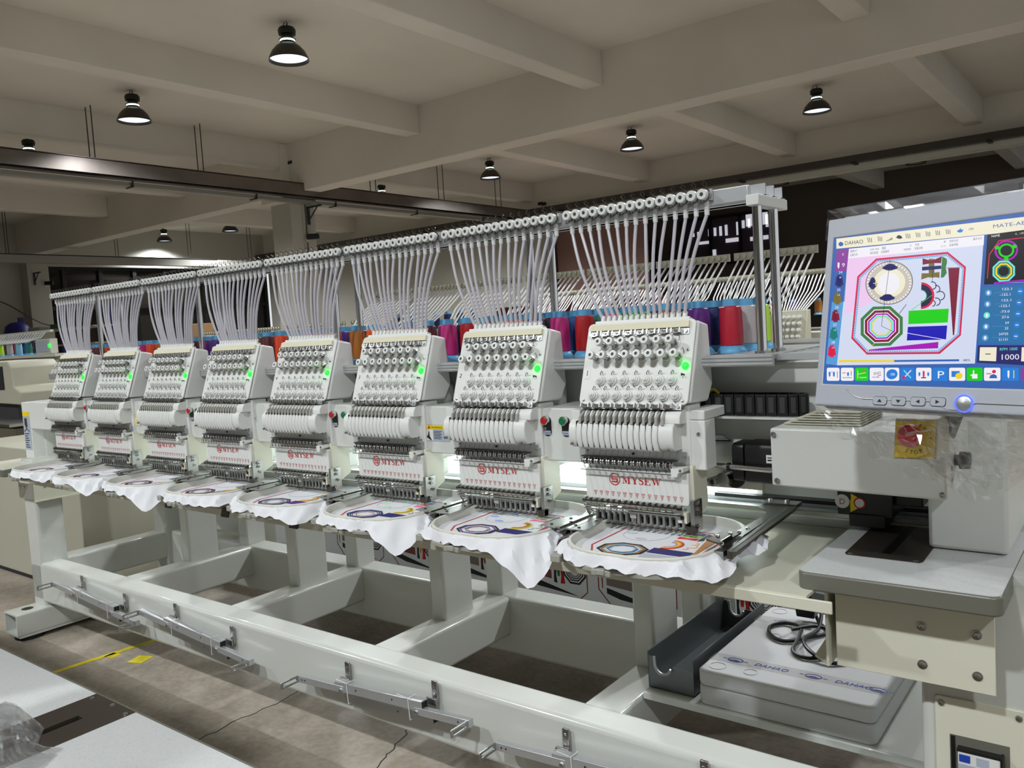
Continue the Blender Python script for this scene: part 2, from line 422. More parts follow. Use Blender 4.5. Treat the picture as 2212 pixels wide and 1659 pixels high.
def cctv(x0, y0, z0, lb):
    t = thing('security_camera', lb, 'camera', (x0, y0, z0), 'security cameras')
    obj('mount', G().box((x0, y0-.03, z0-.06), (x0+.02, y0+.03, z0+.06), 'far_white').tube([(x0, y0, z0), (x0+.09, y0, z0+.01)], .015, 'far_white'), t)
    obj('housing', G().obox((x0+.13, y0+.03, z0+.02), ((.8, .6, 0), (-.6, .8, 0), (0, 0, 1)), (.10, .045, .045), 'black'), t, bevel=.01)
cctv(-11.26, 9.05, 3.02, 'small black security camera on the near column')
cctv(-21.46, 9.15, 3.05, 'small black security camera on the far left column')
tag(centre(obj('conduit', G().tube([(-11.25, 9.0, 3.6), (-11.25, 9.0, 2.2)], .012, 'far_beige').tube([(-11.25, 9.06, 3.6), (-11.25, 9.06, 1.2)], .008, 'dark_grey'))), 'thin vertical conduit running down the near column', 'conduit')
g = G(); pts = []
for k in range(25):
    u = k/24; pts.append((-21.4+.3*u, 7.6+3.0*u, 2.75-1.9*math.sin(math.pi*u)*.30*(1 if u < 1 else 0)+(.15*math.sin(u*9))))
tag(centre(obj('hanging_cable', g.tube(pts, .012, 'black'))), 'black cable sagging across the far left column', 'cable')

# ---------------------------------------------------------------- pendant lamps
def make_lamp(x, y, label):
    t = thing('pendant_lamp', label, 'lamp', (x, y, HC-.385), 'black high bay pendant lamps')
    zt = HC
    g = G().tube([(x, y, zt), (x, y, zt-.05)], .006, 'steel').tube([(x-.03, y, zt), (x-.055, y, zt-.03), (x-.04, y, zt-.06), (x+.0, y, zt-.055), (x+.02, y, zt-.02)], .005, 'black')
    obj('hook', g, t)
    obj('driver_housing', G().lathe((x, y, zt-.385), Z, [(.07, .20), (.075, .205), (.085, .21), (.06, .22), (.06, .245), (.085, .255), (.09, .30), (.075, .325), (.03, .335)], 'black', 20), t, smooth=True)
    obj('neck', G().lathe((x, y, zt-.385), Z, [(.073, .186), (.074, .203)], 'neck_glow', 20, cap=False), t, smooth=True, label='glowing neck')
    obj('reflector', G().lathe((x, y, zt-.385), Z, [(.201, 0), (.195, .03), (.165, .09), (.12, .14), (.078, .166), (.074, .187), (.072, .187), (.074, .164), (.115, .135), (.16, .086), (.19, .03), (.196, .004)], 'bell', 32, cap=False), t, smooth=True)
    obj('lens', G().lathe((x, y, zt-.385), Z, [(.0, .035), (.19, .033)], 'lens', 32), t, label='bright white lens')
    ld = bpy.data.lights.new('lamp_light', 'SPOT'); ld.energy = LAMP_W; ld.spot_size = math.radians(150); ld.spot_blend = .6; ld.shadow_soft_size = .12; ld.color = (.93, .97, 1.0)
    lo = bpy.data.objects.new('lamp_light', ld); C.objects.link(lo); lo.parent = t; lo.location = (0, 0, .012)
    return t
lamps = [(-6.9, 5.5, 'pendant lamp nearest the camera, top centre left of the photo'), (-9.99, 5.5, 'second pendant lamp, above the leftmost hanging rods'), (-13.0, 5.5, 'pendant lamp half hidden by the tray at the far left'),
         (-3.83, 12.5, 'pendant lamp at the upper right, above the monitor'), (-6.89, 12.5, 'pendant lamp above the right end of the thread rack'), (-9.97, 12.5, 'pendant lamp in front of the two thin rods left of the rack end'),
         (-12.95, 12.5, 'pendant lamp whose black top alone shows above the tray, right of the column'), (-18.55, 12.5, 'small pendant lamp just left of the column'), (-21.0, 12.1, 'small pendant lamp above the lit tray, furthest left of the far row')]
root = None
for x, y, lb in lamps:
    make_lamp(x, y, lb)
for x, y in ((2.4, 5.5), (2.4, -1.5), (-3.8, 5.5), (-.7, 5.5), (-.7, -1.5), (-3.8, -1.5), (-6.9, -1.5), (-10, -1.5)):
    make_lamp(x, y, 'black pendant lamp outside the view near the camera')
for x, y, lb in ((-3.85, 19.0, 'unlit pendant lamp in the dark bay above the monitor'), (-6.7, 19.0, 'unlit pendant lamp just behind the end of the thread rack')):
    t = make_lamp(x, y, lb)
    for ch in list(t.children):
        if ch.type == 'LIGHT': bpy.data.objects.remove(ch)
        elif ch.name.startswith(('lens', 'neck')):
            ch.data.materials[0] = MATS['far_white']; ch['label'] = 'unlit'
#@@HEADS
# ================================================================ EMBROIDERY HEADS
PB = Vector((0, 1.627, 1.166)); PV = Vector((0, .3304, .9439)); PN = Vector((0, -.9439, .3304))
def P(x, v, off=0.0): return Vector((x, 0, 0))+PB+PV*v+PN*off
HX = -.93
def serif(g, ch, o, ex, ey, m, lift):
    """bold serif capitals drawn in a unit-height box; returns advance width"""
    n = Vector(ex).cross(Vector(ey)).normalized()*lift
    def q(*p): g.poly([Vector(o)+Vector(ex)*a+Vector(ey)*b+n for a, b in p], m)
    def r(a, b, c, d): q((a, b), (c, b), (c, d), (a, d))
    if ch == 'M':
        r(0, 0, .34, .05); r(.70, 0, 1.12, .05); r(0, .95, .30, 1); r(.82, .95, 1.12, 1); r(.14, 0, .19, 1)
        r(.80, 0, 1.0, 1); q((.08, 1), (.30, 1), (.62, .22), (.50, .02)); q((.50, .02), (.60, .20), (.86, 1), (.80, 1)); return 1.16
    if ch == 'Y':
        r(0, .95, .42, 1); r(.62, .95, .95, 1); q((.07, 1), (.30, 1), (.57, .45), (.40, .42)); q((.76, 1), (.83, 1), (.57, .42), (.50, .46)); r(.39, 0, .58, .46); r(.26, 0, .71, .05); return .93
    if ch == 'E':
        r(0, 0, .78, .05); r(0, .95, .76, 1); r(.12, 0, .33, 1); r(.33, .48, .55, .54); r(.52, .36, .57, .66); q((.70, 1), (.76, 1), (.77, .70), (.73, .70)); q((.74, .30), (.79, .30), (.80, 0), (.70, 0)); return .86
    if ch == 'W':
        r(0, .95, .40, 1); r(.46, .95, .86, 1); r(1.02, .95, 1.32, 1); q((.07, 1), (.29, 1), (.50, .25), (.42, 0)); q((.42, 0), (.48, .14), (.66, .80), (.60, .80)); q((.54, 1), (.76, 1), (.94, .25), (.86, 0)); q((.86, 0), (.92, .14), (1.20, 1), (1.13, 1)); return 1.3
    if ch == 'S':
        c = []
        for k in range(25):
            u = k/24
            if u < .5: a = math.radians(35+235*u*2); c.append((.34+.22*math.cos(a), .755+.205*math.sin(a), u))
            else: a = math.radians(90-235*(u-.5)*2); c.append((.35+.25*math.cos(a), .275+.24*math.sin(a), u))
        for i in range(24):
            (x0, y0, u0), (x1, y1, u1) = c[i], c[i+1]
            def wd(u): return .03+.075*math.exp(-((u-.5)/.16)**2)+.04*math.exp(-((u-.25)/.1)**2)+.04*math.exp(-((u-.75)/.1)**2)
            dx, dy = x1-x0, y1-y0; L = math.hypot(dx, dy) or 1; px, py = -dy/L, dx/L
            q((x0-px*wd(u0), y0-py*wd(u0)), (x1-px*wd(u1), y1-py*wd(u1)), (x1+px*wd(u1), y1+py*wd(u1)), (x0+px*wd(u0), y0+py*wd(u0)))
        r(.09, 0, .12, .32); r(.57, .70, .60, 1); return .72
    return .3

def make_head():
    t = thing('embroidery_station', 'x', 'embroidery head', (HX, 1.74, .90), 'embroidery heads along the machine')
    # tension housing
    prof = [(1.630, 1.166), (1.692, 1.345), (1.742, 1.335), (1.752, 1.20), (1.725, 1.162)]
    obj('tension_housing', G().prism([(-1.069, a, b) for a, b in prof], (.281, 0, 0), 'plastic_white'), t, bevel=.006)
    cx, cv = (-1.069-.792)/2, .0945
    pts = rrect(cx, cv, .1395, .098, .012)
    pn = obj('tension_panel', G().prism([P(a, b, 0) for a, b in pts], PN*.004, 'plastic_white'), t, bevel=.0012)
    F0 = .004
    # comb on top with 15 sockets
    g = G().obox(P(-.9315, .195, -.006), (X, PV, PN), (.122, .004, .008), 'plastic_white')
    for k in range(15):
        x = -.825-.0152*k; g.cyl(P(x, .193, -.006), P(x, .213, -.006), .0058, 'plastic_white', 10)
    obj('socket_comb', g, t, smooth=True)
    obj('felt_strip', G().obox(P(-.9315, .1795, F0+.003), (X, PV, PN), (.127, .0075, .004), 'felt'), t, label='cream felt strip')
    # silver clip rails
    for v, nm in ((.1635, 'upper'), (-.0085, 'lower')):
        g = G().obox(P(-.9315, v, F0+.001), (X, PV, PN), (.1275, .0065, .0015), 'brushed')
        for k in range(8):
            x = -1.047+.0304*k
            g.obox(P(x, v, F0+.006), (X, PV, PN), (.0115, .0035, .003), 'chrome').obox(P(x, v-.004, F0+.009), (X, PV, PN), (.007, .002, .002), 'chrome')
            g.obox(P(x-.010, v+.001, F0+.008), (X, PV, PN), (.0016, .0055, .003), 'steel').obox(P(x+.010, v+.001, F0+.008), (X, PV, PN), (.0016, .0055, .003), 'steel')
            g.cyl(P(x, v, F0+.008), P(x, v, F0+.013), .0034, 'chrome', 10).cyl(P(x, v, F0+.013), P(x, v, F0+.0134), .0018, 'black', 6)
        g.cyl(P(-.812, v, F0+.002), P(-.812, v, F0+.005), .004, 'steel', 10)
        obj('thread_clip_rail', g, t, smooth=True)
    # tension knobs
    def knob(x, v):
        k = G().lathe(P(x, v, F0), PN, [(.0125, 0), (.0125, .002), (.010, .0025), (.010, .006), (.0075, .0065)], 'plastic_white', 18)
        k.lathe(P(x, v, F0+.006), PN, [(.009, 0, 'steel'), (.0095, .0015), (.006, .002), (.0045, .002), (.0045, .018)], 'steel', 14)
        for s in range(4): k.lathe(P(x, v, F0+.010+.003*s), PN, [(.0052, 0), (.0062, .0008), (.0052, .0016)], 'chrome', 12)
        k.lathe(P(x, v, F0+.024), PN, [(.0082, 0), (.0096, .001), (.0096, .011), (.0088, .012), (.0040, .0122), (.0040, .010)], 'plastic_white', 18)
        k.lathe(P(x, v, F0+.0345), PN, [(.0038, 0), (.0, .0004)], 'dark_grey', 10)
        k.tube([P(x+.009, v+.004, F0+.001), P(x+.012, v+.012, F0+.008), P(x+.010, v+.017, F0+.010), P(x+.006, v+.015, F0+.007)], .0009, 'steel', 5)
        return k
    for n, xs, v in ((7, -1.0173, .138), (8, -1.0335, .106)):
        for k in range(n): obj('tension_knob', knob(xs+.0303*k, v), t, smooth=True)
    # tension discs
    def disc(x, v):
        k = G().lathe(P(x, v, F0), PN, [(.0125, 0), (.0125, .004), (.011, .005), (.0095, .0052), (.0095, .009), (.0085, .010), (.0065, .010), (.0062, .0125), (.004, .013), (.0035, .016), (.002, .0165)], 'plastic_white', 18)
        k.tube([P(x-.002, v+.011, F0+.001), P(x-.001, v+.016, F0+.006), P(x+.004, v+.021, F0+.009), P(x+.0065, v+.0185, F0+.007), P(x+.003, v+.016, F0+.005)], .0009, 'dark_grey', 5)
        k.tube([P(x-.004, v-.012, F0+.001), P(x+.001, v-.0135, F0+.008), P(x+.004, v-.018, F0+.008)], .0009, 'dark_grey', 5)
        k.cyl(P(x-.0125, v+.001, F0), P(x-.0125, v+.001, F0+.006), .0011, 'steel', 6)
        return k
    for n, xs, v in ((7, -1.0162, .0522), (8, -1.0313, .0163)):
        for k in range(n): obj('check_disc', disc(xs+.0303*k, v), t, smooth=True)
    g = G()
    for x, v in ((-.8028, .1208), (-1.0574, .0053), (-.8029, .0049)): g.lathe(P(x, v, F0), PN, [(.0035, 0), (.003, .0015), (.0012, .0018), (.0012, .0006)], 'steel', 12)
    g.tube([P(-.806, .0645, F0), P(-.809, .0645, F0+.008), P(-.808, .0605, F0+.008)], .0018, 'black', 6)
    obj('panel_screw', g, t)
    obj('status_light', G().lathe(P(-.8049, .084, F0), PN, [(.0082, 0), (.008, .004), (.0055, .007), (0, .008)], 'led', 16), t, smooth=True, label='glowing green light')
    # take-up cover: 16 curved lobes
    cov = [(1.612, 1.128), (1.600, 1.118), (1.596, 1.10), (1.597, 1.085), (1.603, 1.070), (1.612, 1.063)]
    def zoff(x): return -.0  # level
    g = G().prism([(-1.087, a, b) for a, b in [(1.66, 1.128)]+cov+[(1.66, 1.063)]], (.0205, 0, 0), 'plastic_white')
    for k in range(14):
        x0 = -1.066+.0152*k; low = .003
        pr = [(1.66, 1.128), (1.612, 1.128), (1.600, 1.120), (1.5945, 1.10), (1.595, 1.083), (1.602, 1.064), (1.615, 1.058), (1.66, 1.058)]
        g.prism([(x0+.0009, a, b) for a, b in pr], (.0134, 0, 0), 'plastic_white')
    g.prism([(-1.066+.0152*14, a, b) for a, b in [(1.66, 1.128)]+cov+[(1.66, 1.063)]], (.0365, 0, 0), 'plastic_white')
    obj('take_up_cover', g, t, bevel=.0025)
    g = G()
    for k in range(14): g.box((-1.0670+.0152*k, 1.601, 1.066), (-1.0652+.0152*k, 1.64, 1.126), 'ink')
    obj('cover_slot', g, t, label='dark slots between the cover lobes')
    # upper part of cover: guide teeth with grey take-up levers
    g = G().box((-1.068, 1.625, 1.127), (-.842, 1.66, 1.150), 'dark_grey')
    obj('lever_recess', g, t)
    for k in range(15):
        x = -1.054+.0152*k
        if k != 7 or True:
            obj('take_up_lever', G().prism([(x-.0038, a, b) for a, b in ((1.622, 1.150), (1.612, 1.143), (1.600, 1.136), (1.598, 1.122), (1.607, 1.116), (1.625, 1.120))], (.006, 0, 0), 'grey_lever'), t)
    g = G()
    for k in range(14):
        x = -1.0475+.0152*k
        g.prism([(x, a, b) for a, b in ((1.625, 1.153), (1.613, 1.148), (1.607, 1.139), (1.606, 1.127), (1.625, 1.122))], (.0048, 0, 0), 'plastic_white')
    g.prism([(-.840, a, b) for a, b in ((1.640, 1.153), (1.617, 1.150), (1.609, 1.140), (1.607, 1.124), (1.66, 1.120), (1.66, 1.15))], (.036, 0, 0), 'plastic_white')
    g.box((-1.087, 1.612, 1.120), (-1.062, 1.65, 1.150), 'plastic_white')
    obj('lever_guide', g, t, bevel=.0015)
    g = G()
    for x, z in ((-1.080, 1.073), (-.832, 1.067)): g.cyl((x, 1.603, z), (x, 1.5955, z-.001), .003, 'edge_band', 10)
    obj('cover_screw', g, t)
    # needle case body
    g = G().box((-1.066, 1.640, .94), (-.797, 1.70, 1.162), 'plastic_white')
    obj('needle_case', g, t, bevel=.004)
    g = G()
    for k in range(15): g.cyl((-1.049+.0162*k, 1.633, 1.035), (-1.049+.0162*k, 1.633, 1.066), .0022, 'plastic_white', 6)
    obj('needle_bar_guide', g, t, smooth=True)
    # silver plate and check springs
    g = G().box((-1.062, 1.626, 1.038), (-.800, 1.630, 1.060), 'brushed').cyl((-1.056, 1.627, 1.053), (-1.056, 1.623, 1.053), .003, 'steel').cyl((-.932, 1.627, 1.051), (-.932, 1.623, 1.051), .003, 'dark_grey').cyl((-.806, 1.627, 1.049), (-.806, 1.623, 1.049), .0032, 'steel')
    obj('spring_plate', g, t, label='brushed silver plate')
    g = G().box((-1.066, 1.612, 1.0405), (-.824, 1.627, 1.0425), 'black').cyl((-1.064, 1.616, 1.031), (-.826, 1.616, 1.031), .0058, 'dark_steel', 10)
    obj('spring_shaft', g, t)
    for k in range(15):
        x = -1.055+.0161*k
        g = G().lathe((x-.0045, 1.616, 1.031), X, [(.0085, 0), (.0085, .0025), (.006, .003), (.006, .006), (.0085, .0065), (.0085, .009)], 'chrome', 12)
        g.tube([(x, 1.610, 1.028), (x+.001, 1.606, 1.020), (x+.004, 1.606, 1.015), (x+.006, 1.606, 1.018), (x+.003, 1.606, 1.021)], .0008, 'ink', 5)
        obj('check_spring', g, t, smooth=True)
    obj('clear_shield', G().box((-1.064, 1.605, 1.012), (-.828, 1.6062, 1.026), 'clear_film').box((-1.064, 1.604, 1.0110), (-.828, 1.607, 1.0125), 'steel'), t)
    obj('shield_bracket', G().prism([(a, 1.604, b) for a, b in ((-.829, 1.008), (-.815, 1.008), (-.812, 1.017), (-.800, 1.019), (-.800, 1.028), (-.829, 1.026))], (0, .03, 0), 'plastic_white').cyl((-.806, 1.604, 1.023), (-.806, 1.601, 1.023), .003, 'edge_band'), t)
    # logo plate with its embossed pocket, maker mark, needle numbers
    pl = obj('name_plate', G().prism([(a, 1.622, b) for a, b in rrect(-.9295, .977, .1325, .036, .006)], (0, .018, 0), 'plastic_white'), t, bevel=.0015)
    ez = Vector((0, 0, 1)); yl = 1.6215
    obj('plate_pocket', G().ring([(a, yl, b) for a, b in rrect(-.933, 1.0035, .117, .0085, .002)], [(a, yl, b) for a, b in rrect(-.933, 1.0035, .1145, .0065, .001)], (0, -.001, 0), 'plastic_white'), t)
    g = G(); c0 = Vector((-.982, 1.6212, .990))
    cir = lambda r, n=32: [(c0.x+r*math.cos(2*math.pi*k/n), c0.y, c0.z+r*math.sin(2*math.pi*k/n)) for k in range(n)]
    g.ring(cir(.0143), cir(.0123), (0, -.0004, 0), 'logo_red')
    def q(*p): g.poly([(c0.x+a, c0.y-.0004, c0.z+b) for a, b in p], 'logo_red')
    q((-.0083, .0072), (.0083, .0072), (.0083, .0044), (-.0083, .0044)); q((-.0083, .0044), (-.0051, .0044), (-.0051, -.0010), (-.0083, -.0010)); q((-.0083, .0012), (-.0018, .0012), (-.0018, -.0013), (-.0083, -.0013))
    q((.0083, .0022), (.0015, .0022), (.0015, -.0003), (.0083, -.0003)); q((.0083, .0005), (.0051, .0005), (.0051, -.0056), (.0083, -.0056)); q((-.0083, -.0042), (.0083, -.0042), (.0083, -.0072), (-.0083, -.0072))
    q((-.002, .0012), (.001, .0022), (.0018, -.0003), (-.001, -.0013))
    H = .0172; x = -.9625
    for ch in 'MYSEW':
        x += serif(g, ch, (x, yl, .9815), (H*1.14, 0, 0), (0, 0, H), 'logo_red', .0005)*H*1.14+.0006
    obj('maker_mark', g, t, label='red ring mark and red serif lettering')
    g = G(); nums = list(range(15, 0, -1))
    for k, n in enumerate(nums):
        x = -1.036+.0158*k; z0 = .9605
        tri = [(x-.0046, yl, z0), (x+.0046, yl, z0), (x, yl, z0-.0115)]; ti = [(x-.0038, yl, z0-.0006), (x+.0038, yl, z0-.0006), (x, yl, z0-.0100)]
        g.ring(tri, ti, (0, -.0003, 0), 'logo_red')
        text_faces(g, str(n), (x, yl, z0-.0056), X, Z, .0062, 'logo_red', 'CENTER', .0004)
    obj('needle_numbers', g, t, label='red numbered triangles')
    g = G()
    for k in range(15):
        x = -1.049+.0162*k; g.tube([(x, 1.603, 1.012), (x+.0035, 1.6195, .985), (x+.008, 1.6195, .945)], .0002, 'label_grey', 4)
    for k in range(15):
        x = -1.049+.0162*k; g.tube([(x, 1.625, 1.062), (x, 1.612, 1.038)], .00035, 'dark_grey', 4)
    obj('thread', g, t, label='fine vertical threads')
    obj('case_side', G().prism([(-.797, a, b) for a, b in ((1.63, 1.03), (1.70, 1.03), (1.70, .93), (1.645, .905), (1.632, .92))], (.008, 0, 0), 'cream'), t, bevel=.001)
    # presser clamp bar
    g = G().box((-1.058, 1.612, .930), (-.815, 1.622, .940), 'dark_steel').box((-1.055, 1.606, .932), (-.82, 1.613, .9365), 'chrome').cyl((-1.060, 1.606, .926), (-.812, 1.606, .926), .0022, 'chrome', 8).box((-1.060, 1.605, .918), (-.812, 1.618, .9215), 'steel')
    for k in range(16): g.box((-1.053+.0155*k, 1.608, .939), (-1.046+.0155*k, 1.622, .943), 'steel').cyl((-1.04+.0148*k, 1.606, .934), (-1.04+.0148*k, 1.603, .934), .0012, 'chrome', 6)
    obj('thread_clamp', g, t, smooth=True)
    g = G().prism([(-1.062, a, b) for a, b in ((1.610, .945), (1.63, .945), (1.64, .905), (1.626, .898), (1.612, .92))], (.004, 0, 0), 'steel').cyl((-1.066, 1.612, .936), (-1.056, 1.612, .936), .004, 'dark_steel')
    g.tube([(-1.060, 1.612, .93), (-1.045, 1.612, .912), (-1.030, 1.616, .905)], .0035, 'grey_lever', 6)
    obj('clamp_end', g, t)
    # needle bars with presser feet
    for k in range(15):
        x = -1.030+.0158*k
        g = G().cyl((x, 1.625, .893), (x, 1.625, .935), .0021, 'chrome', 8).box((x-.0030, 1.612, .895), (x+.0030, 1.622, .922), 'steel').box((x-.0048, 1.618, .893), (x+.0048, 1.632, .909), 'dark_grey')
        g.cyl((x-.001, 1.616, .887), (x-.001, 1.616, .896), .0026, 'steel', 8).box((x-.006, 1.608, .8865), (x+.003, 1.618, .8885), 'dark_steel').tube([(x+.006, 1.62, .921), (x+.004, 1.612, .905), (x+.006, 1.614, .893)], .0007, 'steel', 4)
        obj('needle_bar', g, t, smooth=True)
    g = G().box((-1.034, 1.632, .893), (-.795, 1.645, .907), 'dark_grey').cyl((-1.04, 1.636, .900), (-.786, 1.636, .900), .004, 'black', 8)
    obj('foot_rail', g, t)
    # the needle that is down on the cloth
    g = G().cyl((-.932, 1.618, .890), (-.932, 1.618, .935), .0035, 'steel', 10).box((-.940, 1.611, .905), (-.925, 1.62, .935), 'grey_lever').cyl((-.934, 1.616, .876), (-.934, 1.616, .900), .0012, 'chrome', 6).cyl((-.9255, 1.620, .8745), (-.9255, 1.620, .912), .0030, 'steel', 10)
    g.tube([(-.941, 1.611, .935), (-.942, 1.611, .90), (-.941, 1.613, .876)], .0004, 'dark_grey', 4)
    obj('working_needle', g, t, smooth=True)
    # right end bracket with screws
    g = G().box((-.826, 1.612, .905), (-.800, 1.63, .928), 'cream').cyl((-.811, 1.6115, .917), (-.811, 1.6105, .917), .0045, 'black').cyl((-.824, 1.608, .928), (-.808, 1.608, .93), .005, 'steel')
    g.box((-.792, 1.615, .885), (-.783, 1.655, .955), 'steel').box((-.800, 1.608, .884), (-.783, 1.63, .900), 'dark_steel')
    for z, y in ((.948, 1.635), (.936, 1.635), (.918, 1.64), (.898, 1.628)): g.cyl((-.784, y, z), (-.778, y, z), .0048, 'chrome', 10).cyl((-.778, y, z), (-.7775, y, z), .002, 'black', 6)
    obj('end_bracket', g, t)
    # neck joining the arm
    obj('head_neck', G().box((-1.03, 1.72, .985), (-.82, 1.80, 1.20), 'paint_white').box((-.99, 1.69, .93), (-.86, 1.80, 1.00), 'paint_white'), t, bevel=.008)
    return t
def number_label(t, n, dx):
    g = G()
    if n == 1: g.obox(P(-1.0565+dx, .070, .0043), (X, PV, PN), (.008, .013, .0003), 'plastic_white')
    text_faces(g, str(n), P(-1.0565+dx, .064, .0047), X, PV, .019 if n == 1 else .015, 'ink', 'CENTER', 0, 0.2 if n > 1 else 0)
    o = obj('number_label', g, t, off=tuple(t.location))
    return o
head0 = make_head(); base = head0.location.copy()
heads = [head0]
for n in range(1, 8): heads.append(dup(head0, base+Vector((-.4*n, 0, 0))))
for n, h in enumerate(heads):
    h['label'] = ['white fifteen needle embroidery head numbered 1, largest and nearest', 'white embroidery head numbered 2, left of the nearest red stop button', 'white embroidery head numbered 3, left of the large warning sticker', 'white embroidery head numbered 4, fourth from the right',
                  'white embroidery head numbered 5, fifth from the right', 'white embroidery head numbered 6, third from the far left', 'white embroidery head numbered 7, second from the far left', 'white embroidery head at the far left end, beside the end tower'][n]
for n, h in enumerate(heads): number_label(h, n+1, -.4*n)

# ---------------------------------------------------------------- thread tube sets above each head
def make_tubes():
    t = thing('thread_tube_set', 'x', 'thread tubes', (HX, 1.71, 1.37), 'fans of thread tubes above the heads')
    g = G().box((-1.135, 1.708, 1.603), (-.752, 1.714, 1.627), 'alu')
    obj('guide_plate', g, t)
    for k in range(15):
        x = -.767-.0252*k
        g = G().lathe((x, 1.706, 1.615), -Y, [(.0145, 0, 'chrome'), (.0145, .002, 'chrome'), (.009, .0025, 'steel'), (.009, .006, 'steel'), (.0105, .006), (.0118, .0075), (.0118, .018), (.0105, .0195), (.0045, .0195), (.004, .012)], 'plastic_white', 18)
        g.lathe((x, 1.6875, 1.615), -Y, [(.0042, 0), (.0, .0003)], 'dark_grey', 10)
        g.tube([(x+.004, 1.70, 1.626), (x+.010, 1.695, 1.638), (x+.006, 1.69, 1.642), (x+.001, 1.69, 1.638), (x+.004, 1.70, 1.630)], .0011, 'dark_steel', 5)
        g.tube([(x-.008, 1.70, 1.606), (x-.004, 1.693, 1.596), (x+.006, 1.692, 1.598), (x+.012, 1.70, 1.606)], .0011, 'dark_steel', 5)
        obj('guide_wheel', g, t, smooth=True)
    for k in range(15):
        a = Vector((-.767-.0252*k, 1.712, 1.602)); b = P(-.825-.0152*k, .205, -.006)
        j = ((k*37) % 7-3)*.0008
        pts = [a, a+Vector((0, 0, -.028))]
        for s in range(1, 10):
            u = s/9; p = (a+Vector((0, 0, -.028))).lerp(b, u); p.x += j*math.sin(u*math.pi)*2.5; p.y -= .010*math.sin(u*math.pi); pts.append(p)
        g = G().tube(pts[1:], .0040, 'tube', 8).cyl(a, a+Vector((0, 0, -.030)), .0062, 'tube_end', 10, .0054)
        obj('thread_tube', g, t, smooth=True)
    return t
t0 = make_tubes(); tb = t0.location.copy(); sets = [t0]+[dup(t0, tb+Vector((-.4*n, 0, 0))) for n in range(1, 8)]
for n, h in enumerate(sets):
    h['label'] = ['fan of fifteen clear thread tubes above head 1, nearest the chrome posts', 'fan of clear thread tubes rising above the head numbered 2', 'fan of clear thread tubes rising above the head numbered 3', 'fan of clear thread tubes rising above the head numbered 4, in front of the column',
                  'fan of clear thread tubes rising above the head numbered 5', 'fan of clear thread tubes rising above the head numbered 6', 'fan of clear thread tubes rising above the head numbered 7', 'fan of clear thread tubes above the leftmost head'][n]

# ---------------------------------------------------------------- thread rack (rails, posts, shelf)
t = thing('thread_rack', 'long white aluminium rack with chrome posts carrying the thread guides', 'thread rack', (-2.3, 1.85, 1.25))
obj('front_rail', G().box((-3.95, 1.716, 1.592), (-.675, 1.736, 1.625), 'alu'), t, bevel=.002, label='white aluminium front rail')
for yy in (1.765, 1.815, 1.865):
    obj('rear_rail', G().box((-3.95, yy, 1.603), (-.655, yy+.004, 1.630), 'alu').box((-3.95, yy, 1.603), (-.655, yy+.02, 1.606), 'alu'), t)
for xx in (-.665, -3.93):
    obj('cross_bar', G().box((xx-.014, 1.712, 1.580), (xx+.014, 1.888, 1.603), 'plastic_white'), t, bevel=.002)
for xx in (-.665, -1.27, -2.045, -2.82, -3.596):
    for yy in (1.738, 1.835):
        obj('post', G().cyl((xx, yy, 1.262), (xx, yy, 1.60), .0105, 'chrome', 16).cyl((xx, yy, 1.262), (xx, yy, 1.27), .016, 'steel', 16), t, smooth=True, label='chrome post')
g = G().box((-4.05, 1.70, 1.240), (-.63, 1.712, 1.266), 'alu').box((-4.05, 1.712, 1.255), (-.63, 2.12, 1.264), 'brushed')
for k in range(3): g.box((-4.05, 1.697, 1.243+.008*k), (-.63, 1.701, 1.246+.008*k), 'alu')
obj('cone_shelf', g, t, label='ribbed aluminium shelf')
g = G()
for k in range(7): g.box((-.63, 1.74+.055*k, 1.254), (-.50, 1.752+.055*k, 1.262), 'alu')
g.box((-.50, 1.73, 1.250), (-.49, 2.1, 1.264), 'alu').box((-.63, 1.73, 1.250), (-.49, 1.74, 1.264), 'alu')
obj('shelf_end', g, t)

# thread cones, three rows of forty
def make_cone(colname, x, y, z=1.264, s=1.0):
    t = thing('thread_cone', 'x', 'thread cone', (x, y, z), 'thread cones on the machine shelf')
    obj('spool_base', G().lathe((x, y, z), Z, [(.034*s, 0), (.034*s, .004), (.025*s, .016), (.022*s, .017)], 'cap_blue', 20), t, smooth=True, label='blue spool foot')
    obj('spool_tip', G().lathe((x, y, z), Z, [(.019*s, .104*s), (.0185*s, .124*s), (.010*s, .124*s), (.010*s, .116*s)], 'cap_blue', 18), t, smooth=True, label='blue spool tip')
    obj('thread_winding', G().lathe((x, y, z), Z, [(.0215*s, .014*s), (.0265*s, .018*s), (.0268*s, .05*s), (.0255*s, .095*s), (.0235*s, .105*s), (.017*s, .109*s)], colname, 24), t, smooth=True)
    return t
PAL = {'crimson': (.66, .04, .16), 'purple': (.36, .10, .48), 'black': (.09, .08, .10), 'brown': (.62, .36, .12), 'green': (.22, .62, .15), 'pink': (.87, .20, .52), 'blue': (.10, .32, .58), 'maroon': (.34, .11, .11), 'teal': (.15, .45, .42),
       'red': (.66, .04, .07), 'magenta': (.74, .14, .47), 'dark blue': (.07, .10, .34), 'orange': (.90, .36, .08), 'ochre': (.66, .40, .12), 'yellow': (.90, .80, .15), 'violet': (.28, .10, .46), 'olive': (.36, .25, .12), 'lime': (.68, .85, .20), 'grey': (.66, .64, .64), 'orange red': (.88, .26, .07), 'light blue': (.50, .75, .82), 'navy': (.06, .08, .28)}
